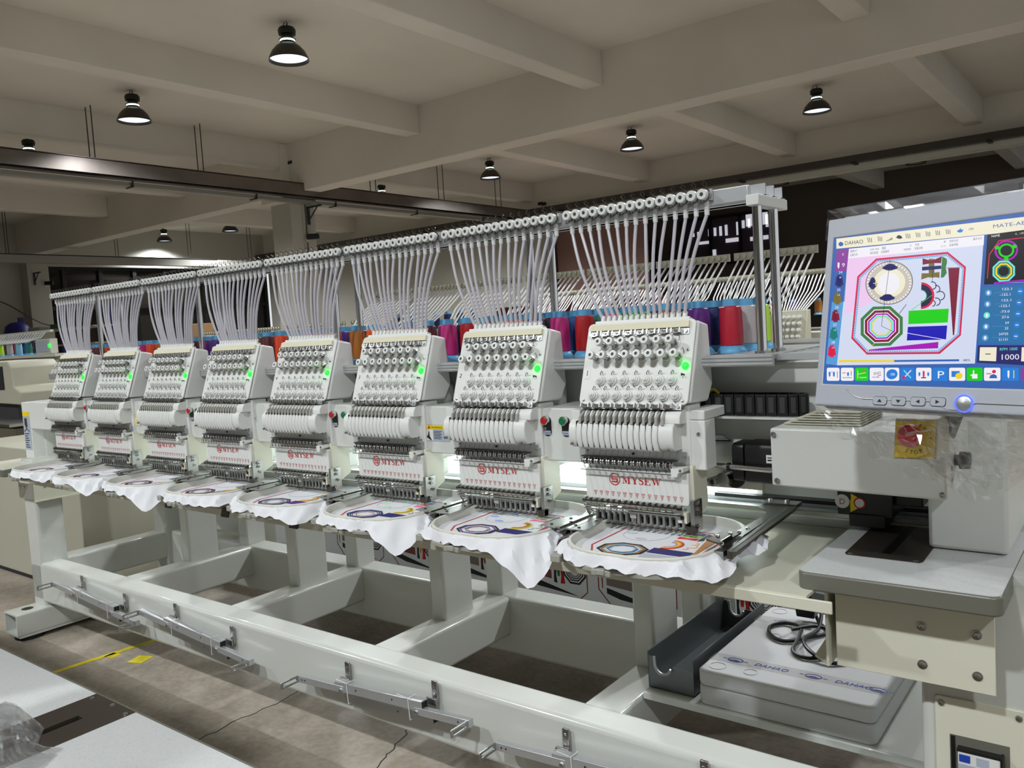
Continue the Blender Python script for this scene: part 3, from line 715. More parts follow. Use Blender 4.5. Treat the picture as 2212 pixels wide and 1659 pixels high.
front = ['crimson', 'purple', 'brown', 'green', 'pink', 'red', 'magenta', 'violet', 'orange', 'brown', 'red', 'magenta', 'maroon', 'magenta', 'red', 'orange', 'ochre', 'violet', 'orange', 'pink', 'green', 'orange red', 'maroon', 'olive', 'purple', 'pink', 'violet', 'purple', 'maroon', 'crimson', 'orange', 'brown', 'orange red', 'magenta', 'violet', 'green', 'brown', 'orange red', 'maroon', 'maroon']
mid = ['grey', 'dark blue', 'black', 'maroon', 'green', 'teal', 'blue', 'black', 'brown', 'yellow', 'green', 'black', 'blue', 'dark blue', 'maroon']
back = ['lime', 'light blue', 'violet', 'orange', 'teal']
ordn = {0: 'front', 1: 'middle', 2: 'rear'}
gaps = {0: 'right of head 1', 1: 'right of head 1'}
def where(k):
    hd = (k-1)//5+1 if k > 0 else 0
    return hd
for row in (0, 1, 2):
    for k in range(40):
        cn = (front[k] if row == 0 else mid[k % 15] if row == 1 else back[k % 5])
        x = -.773-.0805*k+row*.004; y = 1.832+.078*row
        t = make_cone(colmat(PAL[cn]), x, y)
        post = ['next to the chrome posts', 'second from the chrome posts'][k] if k < 2 else '%s of five behind head %d tubes' % (['first', 'second', 'third', 'fourth', 'last'][(k-2) % 5], (k-2)//5+1)
        t['label'] = '%s thread cone, %s row, %s' % (cn, ordn[row], post)

# ================================================================ MACHINE BODY
t = thing('machine_chassis', 'long white steel machine frame with front beam, cross beams and square posts', 'machine frame', (-2.2, 2.0, .13))
FW = 'frame_white'
obj('front_beam', G().box((-4.375, 1.66, .155), (-.354, 1.765, .35), FW), t, bevel=.016, seg=4)
obj('rear_beam', G().box((-4.375, 2.33, .13), (-.354, 2.45, .35), FW), t, bevel=.014, seg=3)
for xc in (-3.565, -2.76, -1.953, -1.14):
    obj('cross_beam', G().box((xc-.058, 1.75, .205), (xc+.058, 2.34, .3485), FW), t, bevel=.012, seg=3)
    obj('post', G().box((xc-.055, 2.03, .33), (xc+.012, 2.185, .80), FW), t, bevel=.010, seg=3)
    obj('rear_post', G().box((xc-.055, 2.335, .33), (xc+.02, 2.445, .87), FW), t, bevel=.010, seg=3)
obj('cross_beam', G().box((-4.375, 1.75, .205), (-4.255, 2.34, .3485), FW), t, bevel=.012)
obj('leg', G().box((-4.375, 1.66, .10), (-4.247, 1.79, .86), FW), t, bevel=.016, seg=4)
obj('rear_leg', G().box((-4.375, 2.30, .10), (-4.247, 2.45, .86), FW), t, bevel=.016, seg=4)
o = [(a, 1.522, b) for a, b in rrect(-4.305, .082, .070, .054, .010)]; i = [(a, 1.522, b) for a, b in rrect(-4.305, .082, .062, .046, .006)]
ft = obj('foot_beam', G().ring(o, i, (0, 1.15, 0), FW).box((-4.366, 1.95, .04), (-4.244, 1.96, .12), FW).box((-4.372, 1.53, .020), (-4.238, 1.95, .030), FW), t, smooth=True)
obj('floor_pad', G().cyl((-4.305, 1.60, 0), (-4.305, 1.60, .022), .065, 'rubber', 24), ft)
obj('floor_pad', G().cyl((-4.305, 2.52, 0), (-4.305, 2.52, .022), .065, 'rubber', 24), ft)
obj('bolt_hole', G().lathe((-4.305, 1.60, .1358), Z, [(.026, 0), (.026, .0008), (0, .001)], 'black', 20), ft)
obj('foot_beam', G().box((-.34, 1.55, .03), (-.16, 2.65, .129), FW), t)
obj('floor_pad', G().cyl((-.25, 1.75, 0), (-.25, 1.75, .031), .065, 'rubber', 24), t)
obj('rear_plate', G().box((-4.26, 2.452, .36), (-3.62, 2.46, .80), 'paint_white').box((-4.246, 2.44, .69), (-4.18, 2.452, .77), 'ink').box((-4.246, 2.432, .62), (-4.18, 2.452, .69), 'black'), t)
obj('storage_plate', G().box((-1.078, 1.87, .351), (-.352, 2.46, .362), FW).box((-1.078, 1.866, .343), (-.352, 1.87, .362), FW), t, bevel=.002)
obj('rear_plate', G().box((-1.195, 2.452, .36), (-1.06, 2.46, .80), FW), t)

# control cabinet (right)
t = thing('control_cabinet', 'white control cabinet under the side table with a breaker panel', 'cabinet', (-.246, 2.0, .0))
obj('cabinet_body', G().box((-.352, 1.655, .13), (-.14, 2.46, .86), FW), t, bevel=.014, seg=3)
o = rrect(-.255, .535, .084, .115, .006)
obj('breaker_panel', G().prism([(a, 1.650, b) for a, b in rrect(-.252, .50, .074, .118, .006)], (0, .008, 0), 'cream'), t, bevel=.001)
g = G()
for x, z in ((-.315, .605), (-.19, .605)): g.lathe((x, 1.650, z), -Y, [(.006, 0), (.005, .003), (.002, .0035), (.002, .001)], 'steel', 14)
obj('panel_screw', g, t)
obj('side_cover', G().box((-.138, 1.70, .16), (-.130, 2.5, .84), 'paint_white'), t, bevel=.002)
g = G()
for y_, z_ in ((1.74, .70), (1.74, .46), (1.9, .78), (2.2, .78)): g.lathe((-.130, y_, z_), X, [(.006, 0), (.005, .003), (.001, .0034)], 'steel', 12)
obj('panel_screw', g, t)
g = G().box((-.302, 1.6495, .432), (-.205, 1.6515, .548), 'edge_band')
g.box((-.300, 1.648, .432), (-.293, 1.650, .546), 'black')
obj('breaker_recess', g, t)
t = thing('circuit_breaker', 'white three pole circuit breaker set in the cream cabinet panel', 'circuit breaker', (-.252, 1.645, .44))
obj('breaker_body', G().box((-.286, 1.632, .440), (-.218, 1.650, .525), 'plastic_white').box((-.286, 1.628, .452), (-.218, 1.634, .478), 'plastic_white').box((-.218, 1.630, .44), (-.214, 1.65, .532), 'black').box((-.288, 1.634, .525), (-.214, 1.65, .530), 'black'), t)
for k in range(3):
    obj('toggle', G().box((-.281+.0225*k, 1.618, .478), (-.265+.0225*k, 1.634, .490), ['black', 'grey_lever', 'grey_lever'][k]), t)
obj('rating_label', G().box((-.284, 1.6314, .508), (-.266, 1.6325, .522), 'ink_blue').box((-.256, 1.6314, .506), (-.236, 1.6325, .522), 'label_grey').box((-.286, 1.6314, .495), (-.218, 1.6322, .504), 'label_grey'), t)

# side bracket under laminated table
t = thing('table_bracket', 'cream steel bracket plate with four bolts beneath the right side table', 'bracket', (-.35, 1.6, .66), 'table brackets')
obj('front_plate', G().box((-.488, 1.600, .659), (-.218, 1.604, .824), 'cream').box((-.488, 1.604, .659), (-.484, 1.90, .824), 'cream'), t, bevel=.001)
g = G()
for x, z in ((-.335, .765), (-.246, .765), (-.335, .693), (-.246, .690)): g.lathe((x, 1.600, z), -Y, [(.0085, 0), (.0085, .0015), (.0055, .002), (.0045, .004), (.002, .0042), (.002, .002)], 'steel', 16)
obj('bolt', g, t, smooth=True)
obj('flange', G().box((-.507, 1.597, .655), (-.502, 1.90, .828), 'cream').prism([(-.505, 1.60, .659), (-.540, 1.63, .659), (-.535, 1.66, .666), (-.505, 1.80, .74)], (0, 0, -.004), 'cream').poly([(-.503, 1.61, .662), (-.539, 1.635, .661), (-.503, 1.78, .735)], 'cream'), t)
obj('cabinet_spacer', G().box((-.48, 1.64, .70), (-.35, 1.655, .80), 'cream'), t)

# side table, laminated
def side_table(nm, lb, x0, x1, y0, y1, zt):
    t = thing('side_table', lb, 'table', ((x0+x1)/2, (y0+y1)/2, zt-.036), 'small laminated side tables')
    obj('table_top', G().prism([(a, b, zt-.001) for a, b in rrect((x0+x1)/2, (y0+y1)/2, (x1-x0)/2-.003, (y1-y0)/2-.003, .016)], (0, 0, .0015), 'laminate'), t)
    obj('table_edge', G().prism([(a, b, zt-.036) for a, b in rrect((x0+x1)/2, (y0+y1)/2, (x1-x0)/2, (y1-y0)/2, .02)], (0, 0, .035), 'edge_band'), t, bevel=.004, label='grey green edge banding')
    return t
t = side_table('side_table', 'speckled white side table with grey edge at the right end of the machine', -.536, -.196, 1.525, 1.98, .862)
o = [(a, b, .8626) for a, b in ((-.483, 1.665), (-.488, 1.675), (-.493, 1.94), (-.349, 1.94), (-.345, 1.675), (-.350, 1.665))]
obj('slot_plate', G().prism(o, (0, 0, .0012), 'plate_steel').box((-.426, 1.70, .8636), (-.408, 1.93, .8642), 'black'), t, label='dark steel plate with a black slot')
g = G()
for x, y in ((-.477, 1.675), (-.358, 1.675), (-.355, 1.80)): g.lathe((x, y, .8637), Z, [(.005, 0), (.004, .001), (.0, .0012)], 'steel', 12)
obj('screw', g, t)
t = side_table('side_table', 'white side table at the far left end beside the end tower', -4.55, -4.20, 1.52, 2.0, .835)
t['group'] = 'small laminated side tables'
obj('surface_panel', G().box((-4.54, 1.53, .8355), (-4.21, 1.99, .838), 'cream'), t)
t = thing('table_bracket', 'cream steel bracket under the far left end table', 'bracket', (-4.3, 1.65, .66), 'table brackets')
obj('front_plate', G().box((-4.385, 1.648, .665), (-4.22, 1.652, .798), 'paint_white'), t)
obj('side_panel', G().prism([(-4.222, 1.648, .66), (-4.222, 2.02, .655), (-4.222, 2.02, .799), (-4.222, 1.648, .799)], (.004, 0, 0), 'cream').box((-4.222, 1.648, .656), (-4.20, 2.02, .660), 'cream'), t)
g = G()
for x, z in ((-4.365, .72), (-4.32, .72), (-4.365, .78), (-4.32, .78)): g.lathe((x, 1.648, z), -Y, [(.007, 0), (.005, .004), (0, .0042)], 'chrome', 12)
g.lathe((-4.218, 1.70, .72), X, [(.007, 0), (.005, .004), (0, .0042)], 'chrome', 12)
obj('bolt', g, t, smooth=True)

# sewing table plate
t = thing('machine_table', 'long cream steel table plate running under all the embroidery hoops', 'machine table', (-2.3, 1.75, .80))
obj('table_plate', G().box((-3.93, 1.487, .822), (-.505, 2.02, .828), 'cream'), t)
obj('front_lip', G().box((-3.93, 1.482, .802), (-.458, 1.488, .8255), 'cream'), t, bevel=.002)
obj('rear_rail', G().box((-3.95, 1.93, .862), (-.37, 1.975, .876), 'alu').box((-3.95, 1.928, .868), (-.37, 1.934, .880), 'steel').box((-3.95, 1.99, .828), (-.37, 2.02, .874), 'alu'), t, bevel=.0015, label='aluminium rail behind the hoops')
obj('slide_track', G().box((-.90, 1.98, .884), (-.37, 2.012, .893), 'black').box((-3.95, 1.985, .874), (-.36, 2.02, .886), 'alu'), t)

# arm beam
t = thing('machine_gantry', 'white horizontal arm beam running behind all the heads', 'machine arm', (-2.3, 1.95, .93))
obj('arm_beam', G().box((-4.20, 1.83, .995), (-.25, 2.16, 1.240), 'paint_white'), t, bevel=.012, seg=3)
obj('arm_step', G().box((-4.20, 1.80, .995), (-.60, 1.85, 1.115), 'paint_white'), t, bevel=.006)
obj('lower_panel', G().box((-3.98, 2.085, .875), (-.40, 2.095, 1.0), 'paint_white'), t)
obj('end_tower', G().box((-4.34, 1.86, .838), (-4.10, 2.16, 1.165), 'plastic_white').prism([(-4.34, 1.76, .838), (-4.34, 1.86, .838), (-4.34, 1.90, 1.145), (-4.34, 1.78, 1.120), (-4.34, 1.76, 1.09)], (.03, 0, 0), 'plastic_white'), t, bevel=.006)
obj('end_cover', G().prism([(a, 1.70, b) for a, b in rrect(-4.20, 1.065, .115, .068, .02)], (0, .17, 0), 'plastic_white'), t, bevel=.006)
g = G().box((-4.405, 1.705, .838), (-4.315, 1.80, 1.128), 'plastic_white')
obj('label_panel', g, t, bevel=.004)
g = G().box((-4.397, 1.7035, 1.060), (-4.323, 1.705, 1.082), 'yellow').box((-4.397, 1.7035, .895), (-4.323, 1.705, 1.058), 'label_grey')
for k in range(7): g.box((-4.388, 1.7030, .905+.011*k), (-4.34-.008*(k % 3), 1.7035, .909+.011*k), 'ink')
g.prism([(-4.378, 1.703, 1.05), (-4.352, 1.703, 1.05), (-4.350, 1.703, 1.01), (-4.368, 1.703, 1.0), (-4.380, 1.703, 1.02)], (0, -.0004, 0), 'dark_grey').tube([(-4.385, 1.703, .985), (-4.36, 1.703, 1.0), (-4.335, 1.703, .985)], .003, 'dark_grey', 4)
obj('warning_label', g, t, label='pale warning label with a yellow header')
obj('tower_screw', G().lathe((-4.15, 1.8595, .93), -Y, [(.006, 0), (.005, .003), (0, .0034)], 'dark_grey', 12), t)
# covers between heads
t = thing('arm_cover', 'white textured front cover between the heads carrying the buttons', 'machine cover', (-2.4, 1.72, 1.0))
for n in range(8):
    if n < 7: obj('cover_panel', G().box((-1.205-.4*n, 1.650, 1.018), (-1.060-.4*n, 1.658, 1.149), 'paint_white').box((-1.205-.4*n, 1.652, 1.141), (-1.060-.4*n, 1.80, 1.149), 'paint_white'), t, bevel=.003)
obj('end_cover', G().box((-.808, 1.645, 1.018), (-.764, 1.70, 1.128), 'plastic_white').box((-.808, 1.645, 1.128), (-.764, 1.80, 1.150), 'plastic_white'), t, bevel=.003)
for x in (-.779, -1.190, -1.62, -2.03, -2.40): obj('cover_screw', G().lathe((x, 1.650 if x < -.8 else 1.645, 1.098), -Y, [(.0045, 0), (.004, .0025), (.001, .003)], 'steel', 12), t)
# push buttons
def button(x, kind, lb):
    t = thing('push_button', lb, 'push button', (x, 1.650, 1.08), 'start and stop push buttons')
    pl = rrect(x+.002, 1.104, .0115, .0245, .011)
    obj('button_plate', G().prism([(a, 1.650, b) for a, b in pl], (0, -.002, 0), 'black').box((x-.0075, 1.647, 1.083), (x+.0115, 1.6482, 1.093), 'label_grey'), t)
    g = G(); text_faces(g, kind, (x+.002, 1.6468, 1.0855), X, Z, .0075, 'ink', 'CENTER', 0); obj('button_text', g, t)
    obj('button_ring', G().lathe((x, 1.648, 1.119), -Y, [(.0115, 0), (.0115, .003), (.0112, .010), (.0095, .0115), (.0092, .010)], 'chrome', 22), t, smooth=True)
    obj('button_cap', G().lathe((x, 1.648, 1.119), -Y, [(.0092, .009), (.0092, .013), (.008, .014), (0, .014)], 'red' if kind == 'Stop' else 'green', 22), t, smooth=True, label=('red' if kind == 'Stop' else 'green')+' cap')
for n, w_ in ((1, 'between heads 1 and 2'), (3, 'between heads 3 and 4'), (5, 'between heads 5 and 6'), (7, 'between heads 7 and 8')):
    button(-1.186-.4*(n-1), 'Stop', 'red stop push button '+w_)
    button(-1.131-.4*(n-1), 'Start', 'green start push button '+w_)
# warning stickers
def sticker(x0, big, lb):
    w_ = .098 if big else .045
    g = G().box((x0, 1.6488, 1.052), (x0+w_, 1.6498, 1.098), 'label_grey').box((x0+.001, 1.6482, 1.085), (x0+w_-.001, 1.6490, 1.097), 'yellow')
    g.poly([(x0+.019, 1.6478, 1.087), (x0+.029, 1.6478, 1.087), (x0+.024, 1.6478, 1.096)], 'red')
    if big: text_faces(g, 'WARNING', (x0+.034, 1.6478, 1.0875), X, Z, .0085, 'ink', 'LEFT', 0)
    g.box((x0+.001, 1.6482, 1.053), (x0+.037, 1.6489, 1.084), 'plastic_white')
    if big:
        g.prism([(x0+a, 1.648, b) for a, b in ((.010, 1.078), (.014, 1.068), (.018, 1.066), (.022, 1.079), (.024, 1.079), (.024, 1.066), (.028, 1.060), (.033, 1.054), (.028, 1.055), (.022, 1.058), (.014, 1.062))], (0, -.0004, 0), 'black')
        for k in range(6): g.box((x0+.040, 1.6482, 1.058+.0042*k), (x0+.066+.004*(k % 2), 1.6488, 1.0595+.0042*k), 'ink')
        for a in (1.060, 1.074): g.box((x0+.078, 1.6482, a), (x0+.090, 1.6488, a+.006), 'dark_grey')
    else: g.poly([(x0+.006, 1.6478, 1.057), (x0+.028, 1.6478, 1.057), (x0+.017, 1.6478, 1.080)], 'yellow')
    tag(centre(obj('warning_sticker', g)), lb, 'sticker', 'warning stickers on the covers')
sticker(-1.612, True, 'WARNING sticker with a hand symbol between heads 2 and 3')
sticker(-3.20, False, 'small yellow and white warning sticker between heads 6 and 7')
# LED strip lamps under the arm
t = thing('light_strip', 'bright white strip light glowing behind the heads above the hoops', 'strip light', (-2.3, 1.93, .93))
obj('light_tube', G().cyl((-4.08, 1.925, .977), (-.80, 1.925, .977), .011, 'tube_light', 12), t, smooth=True, label='glowing tube')
obj('lower_light_tube', G().box((-4.08, 1.99, .9), (-.80, 1.998, .918), 'tube_light'), t, label='glowing tube')
obj('lamp_housing', G().box((-4.10, 1.905, .988), (-.78, 1.945, .996), 'plastic_white').box((-4.10, 2.0, .885), (-.78, 2.02, .97), 'plastic_white'), t)
# ================================================================ HOOPS AND CLOTHS
def hoop(n, cx, cy=1.563):
    lb = ['embroidery hoop under the nearest head, rainbow and brown wedge design', 'embroidery hoop under head 2, large corner of cloth hanging in front', 'embroidery hoop under head 3', 'embroidery hoop under head 4', 'embroidery hoop under head 5', 'embroidery hoop under head 6', 'embroidery hoop under head 7', 'embroidery hoop under the far left head'][n]
    t = thing('embroidery_hoop', 'pale '+lb, 'hoop', (cx, cy, .853), 'embroidery hoops')
    R = lambda hx, hy, r, z: [(a, b, z) for a, b in rrect(cx, cy, hx, hy, r, 9)]
    obj('inner_ring', G().ring(R(.166, .186, .125, .872), R(.1585, .1785, .1175, .872), (0, 0, .021), 'hoop'), t, bevel=.0018)
    o = obj('outer_ring', G().ring(R(.173, .193, .131, .852), R(.160, .180, .12, .852), (0, 0, .011), 'hoop_grey'), t, bevel=.002, label='grey outer ring')
    g = G().box((cx-.045, cy-.201, .849), (cx+.0, cy-.190, .862), 'hoop_grey').box((cx-.032, cy-.205, .852), (cx-.012, cy-.195, .864), 'hoop_grey').box((cx-.17, cy-.165, .850), (cx-.145, cy-.125, .866), 'hoop_grey')
    obj('ring_clamp', g, t, bevel=.002)
COLS = [dict(a='s1', oc=['ink', (.66, .45, .20), (.60, .80, .90), (.17, .18, .40), (.62, .80, .90)], rect=(.16, .14, .42), rect2=(.74, .75, .80), wedge=(.72, .50, .28), rain=[(.83, .16, .10), (.93, .60, .15), (.93, .85, .25), (.72, .55, .80)], fl=[(.13, .12, .35), (.60, .85, .35), (.85, .15, .12)], cl=(.78, .79, .83)),
        dict(oc=['ink', (.42, .26, .58), (.90, .90, .92), (.20, .35, .50), (.75, .50, .40)], rect=(.15, .12, .42), rect2=None, wedge=(.66, .26, .38), rain=[(.93, .80, .20), (.45, .60, .30), (.80, .30, .20), (.9, .75, .4)], fl=[(.58, .58, .62), (.85, .90, .60), (.95, .45, .65)], cl=(.62, .74, .93)),
        dict(oc=[(.15, .15, .30), (.15, .30, .62), (.50, .25, .20), (.85, .85, .88), (.55, .30, .25)], rect=(.14, .12, .42), rect2=None, wedge=(.55, .35, .65), rain=[(.93, .88, .25), (.55, .35, .15), (.85, .70, .20), (.9, .85, .3)], fl=[(.35, .60, .90), (.93, .55, .25), (.95, .35, .60)], cl=(.75, .93, .78)),
        dict(oc=[(.18, .14, .30), (.35, .30, .45), (.75, .75, .78), (.30, .28, .35), (.6, .6, .6)], rect=(.34, .14, .50), rect2=None, wedge=(.92, .75, .30), rain=[(.93, .55, .20), (.80, .60, .30), (.90, .80, .40), (.6, .8, .6)], fl=[(.30, .40, .75), (.75, .80, .60), (.85, .75, .3)], cl=(.90, .90, .92)),
        dict(oc=[(.45, .12, .16), (.15, .18, .40), (.75, .75, .78), (.50, .3, .3), (.6, .6, .6)], rect=(.60, .60, .66), rect2=None, wedge=(.92, .55, .30), rain=[(.90, .35, .15), (.35, .70, .40), (.90, .80, .40), (.6, .8, .6)], fl=[(.90, .50, .20), (.4, .75, .40), (.85, .35, .3)], cl=(.90, .90, .92))]
def flatpoly(g, pts, z, m, th=.0006):
    g.prism([(a, b, z) for a, b in pts], (0, 0, th), m)
def cloth(n, cx, cy=1.563):
    cfg = COLS[n] if n < 5 else COLS[4 if n % 2 else 3]
    rnd = random.Random(40+n)
    t = thing('hooped_cloth', ['white cloth stretched in the nearest hoop, navy bar and brown wedge stitched on it', 'white cloth in the hoop under head 2, purple octagon and red wedge, big hanging corner', 'white cloth in the hoop under head 3, blue ringed octagon and navy bar', 'white cloth in the hoop under head 4, purple bar', 'white cloth in the hoop under head 5', 'white cloth in the hoop under head 6', 'white cloth in the hoop under head 7', 'white cloth in the far left hoop'][n], 'cloth', (cx, cy, .866), 'white cloths in the hoops')
    # sheet: flat inside, pinched under the ring and loose outside
    ring = []
    base_r = rrect(0, 0, .1615, .1815, .1205, 10)
    for q in range(len(base_r)):
        a, b_ = Vector(base_r[q]), Vector(base_r[(q+1) % len(base_r)]); m_ = max(1, int((b_-a).length/.008))
        for e in range(m_): ring.append(tuple(a.lerp(b_, e/m_)))
    N = len(ring); g = G(); rows = []
    rows.append([(cx+a*.02, cy+b*.02, .8735) for a, b in ring])
    for f_s in (.35, .7, .95): rows.append([(cx+a*f_s, cy+b*f_s, .8735) for a, b in ring])
    rows.append([(cx+a*1.0, cy+b*1.0, .8735) for a, b in ring])
    rows.append([(cx+a*(1+.0055/math.hypot(a, b)), cy+b*(1+.0055/math.hypot(a, b)), .889-.003*random.Random(k+n*999).random()) for k, (a, b) in enumerate(ring)])
    ph = [rnd.uniform(0, 6.28) for _ in range(6)]
    M = 9
    for s in range(1, M+1):
        u = s/M; row = []
        for k, (a, b) in enumerate(ring):
            L = math.hypot(a, b); th = math.atan2(b, a)
            ext = .009+.015*abs(math.cos(th))**2+.004*math.sin(5*th+ph[0])+.005*math.sin(11*th+ph[1])+.002*math.sin(31*th+ph[2])
            drop = .004+.004*math.sin(9*th+ph[2])
            dd = lambda deg: (th-math.radians(deg)+math.pi) % (2*math.pi)-math.pi
            tri = lambda d, w_: max(0, 1-abs(d)/w_)
            if n == 0:
                ext += .034*math.exp(-(dd(22)/.42)**2)+.040*tri(dd(-37), .42); drop += -.004*math.exp(-(dd(22)/.45)**2)+.010*tri(dd(-37), .5)
            else:
                wc = tri(dd(-45), .40); ext += [0, .085, .070, .045, .035, .065, .05, .02][n]*wc; drop += [0, .070, .048, .018, .010, .055, .03, .012][n]*wc**1.3
            ext += .022*math.exp(-(dd(150)/.35)**2)+.010*tri(dd(-140), .4)+.018*math.exp(-(dd(60)/.35)**2)
            fold = math.sin(23*th+ph[3]+2*u)*math.sin(5*th+ph[4])
            hgt = .889-(.020+drop)*u**.9+.0085*math.sin(u*3.1)*fold+.005*math.sin(33*th+ph[5]+3*u)*math.sin(u*2.6)+rnd.uniform(-.0008, .0008)
            x = a*(1+(.006+ext*u)/L); y = b*(1+(.006+ext*u)/L)
            yf = cy+y
            if hgt < .836 and yf > 1.474: hgt = .836
            row.append((cx+x, yf, hgt))
        rows.append(row)
    b0 = 0; W_ = len(g.v)
    for r in rows: g.v += r
    for i in range(len(rows)-1):
        for k in range(N):
            j = (k+1) % N; g.f.append(((i*N+k, i*N+j, (i+1)*N+j, (i+1)*N+k), 'cloth'))
    g.f.append((tuple(range(N)), 'cloth'))
    obj('cloth_sheet', g, t, smooth=True)
    zz = .8742
    def cm(c): return c if isinstance(c, str) else colmat(c, .6)
    # octagon target
    g = G(); ox, oy = -.037, -.086; rx, ry = .058, .046
    def octa(s): return [(cx+ox+rx*s*math.cos(math.radians(22.5+45*k)), cy+oy+ry*s*math.sin(math.radians(22.5+45*k)), zz) for k in range(8)]
    for k, (a, b) in enumerate(((1, .90), (.86, .78), (.73, .68), (.60, .56), (.50, .47))): g.ring(octa(a), octa(b), (0, 0, .0006), cm(cfg['oc'][k]))
    obj('octagon_motif', g, t, label='stitched concentric octagons')
    g = G(); flatpoly(g, [(cx+a, cy+b) for a, b in ((.020, -.051), (.110, -.053), (.110, -.086), (.020, -.086))], zz, cm(cfg['rect']))
    if cfg['rect2']: flatpoly(g, [(cx+a, cy+b) for a, b in ((.020, -.094), (.110, -.094), (.110, -.130), (.020, -.130))], zz, cm(cfg['rect2']))
    obj('bar_motif', g, t, label='stitched solid bar')
    g = G(); flatpoly(g, [(cx+a, cy+b) for a, b in ((.093, .052), (.117, .052), (.119, -.097))], zz, cm(cfg['wedge']))
    obj('wedge_motif', g, t, label='stitched long wedge')
    g = G(); qx, qy = .034, -.016
    for k in range(4):
        r0 = .034-.0045*k; r1 = r0-.0040
        A = [math.radians(-95+185*j/14) for j in range(15)]
        pts = [(cx+qx+r0*math.cos(a), cy+qy+r0*math.sin(a)) for a in A]+[(cx+qx+r1*math.cos(a), cy+qy+r1*math.sin(a)) for a in A[::-1]]
        flatpoly(g, pts, zz, cm(cfg['rain'][k]))
    for (a0, a1, r_) in ((.082, .010, .010), (.087, -.010, .011), (.077, -.028, .009)):
        g.tube([(cx+a0+r_*math.cos(math.radians(-90+k*22)), cy+a1+r_*math.sin(math.radians(-90+k*22)), zz) for k in range(9)], .0008, cm(cfg['rain'][1]), 4)
    obj('rainbow_motif', g, t, label='stitched rainbow arc and cloud outline')
    g = G()
    for k, (y0, y1) in enumerate(((.074, .092), (.055, .070), (.034, .050))):
        flatpoly(g, [(cx+.030, cy+y1), (cx+.051, cy+y1-.005), (cx+.074, cy+y1), (cx+.074, cy+y0), (cx+.051, cy+y0+.004), (cx+.030, cy+y0)], zz, cm(cfg['fl'][k]))
    flatpoly(g, [(cx+.078, cy+.092), (cx+.090, cy+.085), (cx+.084, cy+.062), (cx+.090, cy+.04), (cx+.078, cy+.032)], zz, 'ink')
    obj('banner_motif', g, t, label='stitched stack of coloured shapes')
    g = G()
    bo = [(-.115, -.085), (-.085, -.135), (.08, -.137), (.128, -.09), (.128, .065), (.085, .104), (-.075, .106), (-.118, .07)]
    bi = [(a*.975, b*.975) for a, b in bo]
    for k in range(8):
        j = (k+1) % 8
        if k in (1, 2): continue
        flatpoly(g, [(cx+bo[k][0], cy+bo[k][1]), (cx+bo[j][0], cy+bo[j][1]), (cx+bi[j][0], cy+bi[j][1]), (cx+bi[k][0], cy+bi[k][1])], zz, colmat((.78, .25, .25), .6))
    obj('border_motif', g, t, label='thin red stitched border')
    g = G()
    ccx, ccy = cx-.045, cy+.040
    pr = [(ccx+.054*math.cos(a/24*6.283), ccy+.054*math.sin(a/24*6.283), zz) for a in range(24)]
    g.tube(pr, .0004, 'label_grey', 4, closed=True)
    for a0 in (95, 185, 275) if n < 3 else (95,):
        px, py = ccx+.038*math.cos(math.radians(a0)), ccy+.038*math.sin(math.radians(a0))
        flatpoly(g, [(px+.013*math.cos(q/14*6.283)*(1+.15*math.sin(q*2.6)), py+.006*math.sin(q/14*6.283)*(1+.2*math.cos(q*1.9))) for q in range(14)], zz, colmat(cfg['cl'], .7))
    obj('round_motif', g, t, label='faint stitched circle with small clouds')
for n in range(8):
    hoop(n, -.848-.4*n); cloth(n, -.848-.4*n)

# hoop arms between the hoops
def hoop_arm(n, cx):
    t = thing('hoop_bracket', 'x', 'hoop arm', (cx, 1.70, .872), 'steel hoop arms')
    x = cx+.186
    g = G()
    for s in (0, 1):
        xx = x+(.0 if s == 0 else .030)-.004
        g.box((xx-.007, 1.50, .893), (xx+.007, 1.955, .898), 'steel').box((xx-.007, 1.50, .888), (xx-.005, 1.955, .896), 'dark_steel').box((xx+.005, 1.50, .886), (xx+.007, 1.95, .896), 'steel')
    obj('arm_bar', g, t, bevel=.0008)
    g = G()
    g.prism([(x-.052, 1.50, .8955), (x-.006, 1.494, .8955), (x-.006, 1.60, .8955), (x-.026, 1.61, .8955), (x-.048, 1.56, .8955)], (0, 0, .002), 'brushed')
    g.prism([(x+.070, 1.50, .8955), (x+.030, 1.494, .8955), (x+.030, 1.60, .8955), (x+.050, 1.61, .8955), (x+.066, 1.56, .8955)], (0, 0, .002), 'brushed')
    for a, b in ((-.03, 1.515), (-.02, 1.58), (.045, 1.515), (.05, 1.58), (.0, 1.66), (.026, 1.67), (.0, 1.55), (.026, 1.53)): g.lathe((x+a, b, .8975), Z, [(.004, 0), (.0035, .002), (0, .0022)], 'dark_steel', 10)
    g.cyl((x+.004, 1.49, .890), (x+.004, 1.62, .890), .004, 'steel', 8).cyl((x+.02, 1.49, .886), (x+.02, 1.56, .886), .005, 'dark_steel', 8)
    obj('arm_plate', g, t)
    return t
a0 = hoop_arm(1, -1.248); ab = a0.location.copy()
nm_ = ['1 and 2', '2 and 3', '3 and 4', '4 and 5', '5 and 6', '6 and 7', '7 and 8']
for n in range(1, 8):
    o = a0 if n == 1 else dup(a0, ab+Vector((-.4*(n-1), 0, 0)))
    o['label'] = 'pair of shiny steel bars joining the hoops of heads '+nm_[n-1]
t = thing('hoop_bracket', 'dark steel arm with curved flange holding the right side of the nearest hoop', 'hoop arm', (-.68, 1.70, .872), 'steel hoop arms')
cx, cy = -.848, 1.563
g = G().prism([(cx+a, cy+b, .892) for a, b in ((.112, .335), (.172, .352), (.176, .05), (.190, -.055), (.176, -.062), (.150, .02), (.150, .05), (.152, .24), (.140, .27), (.108, .30))], (0, 0, .0025), 'dark_steel')
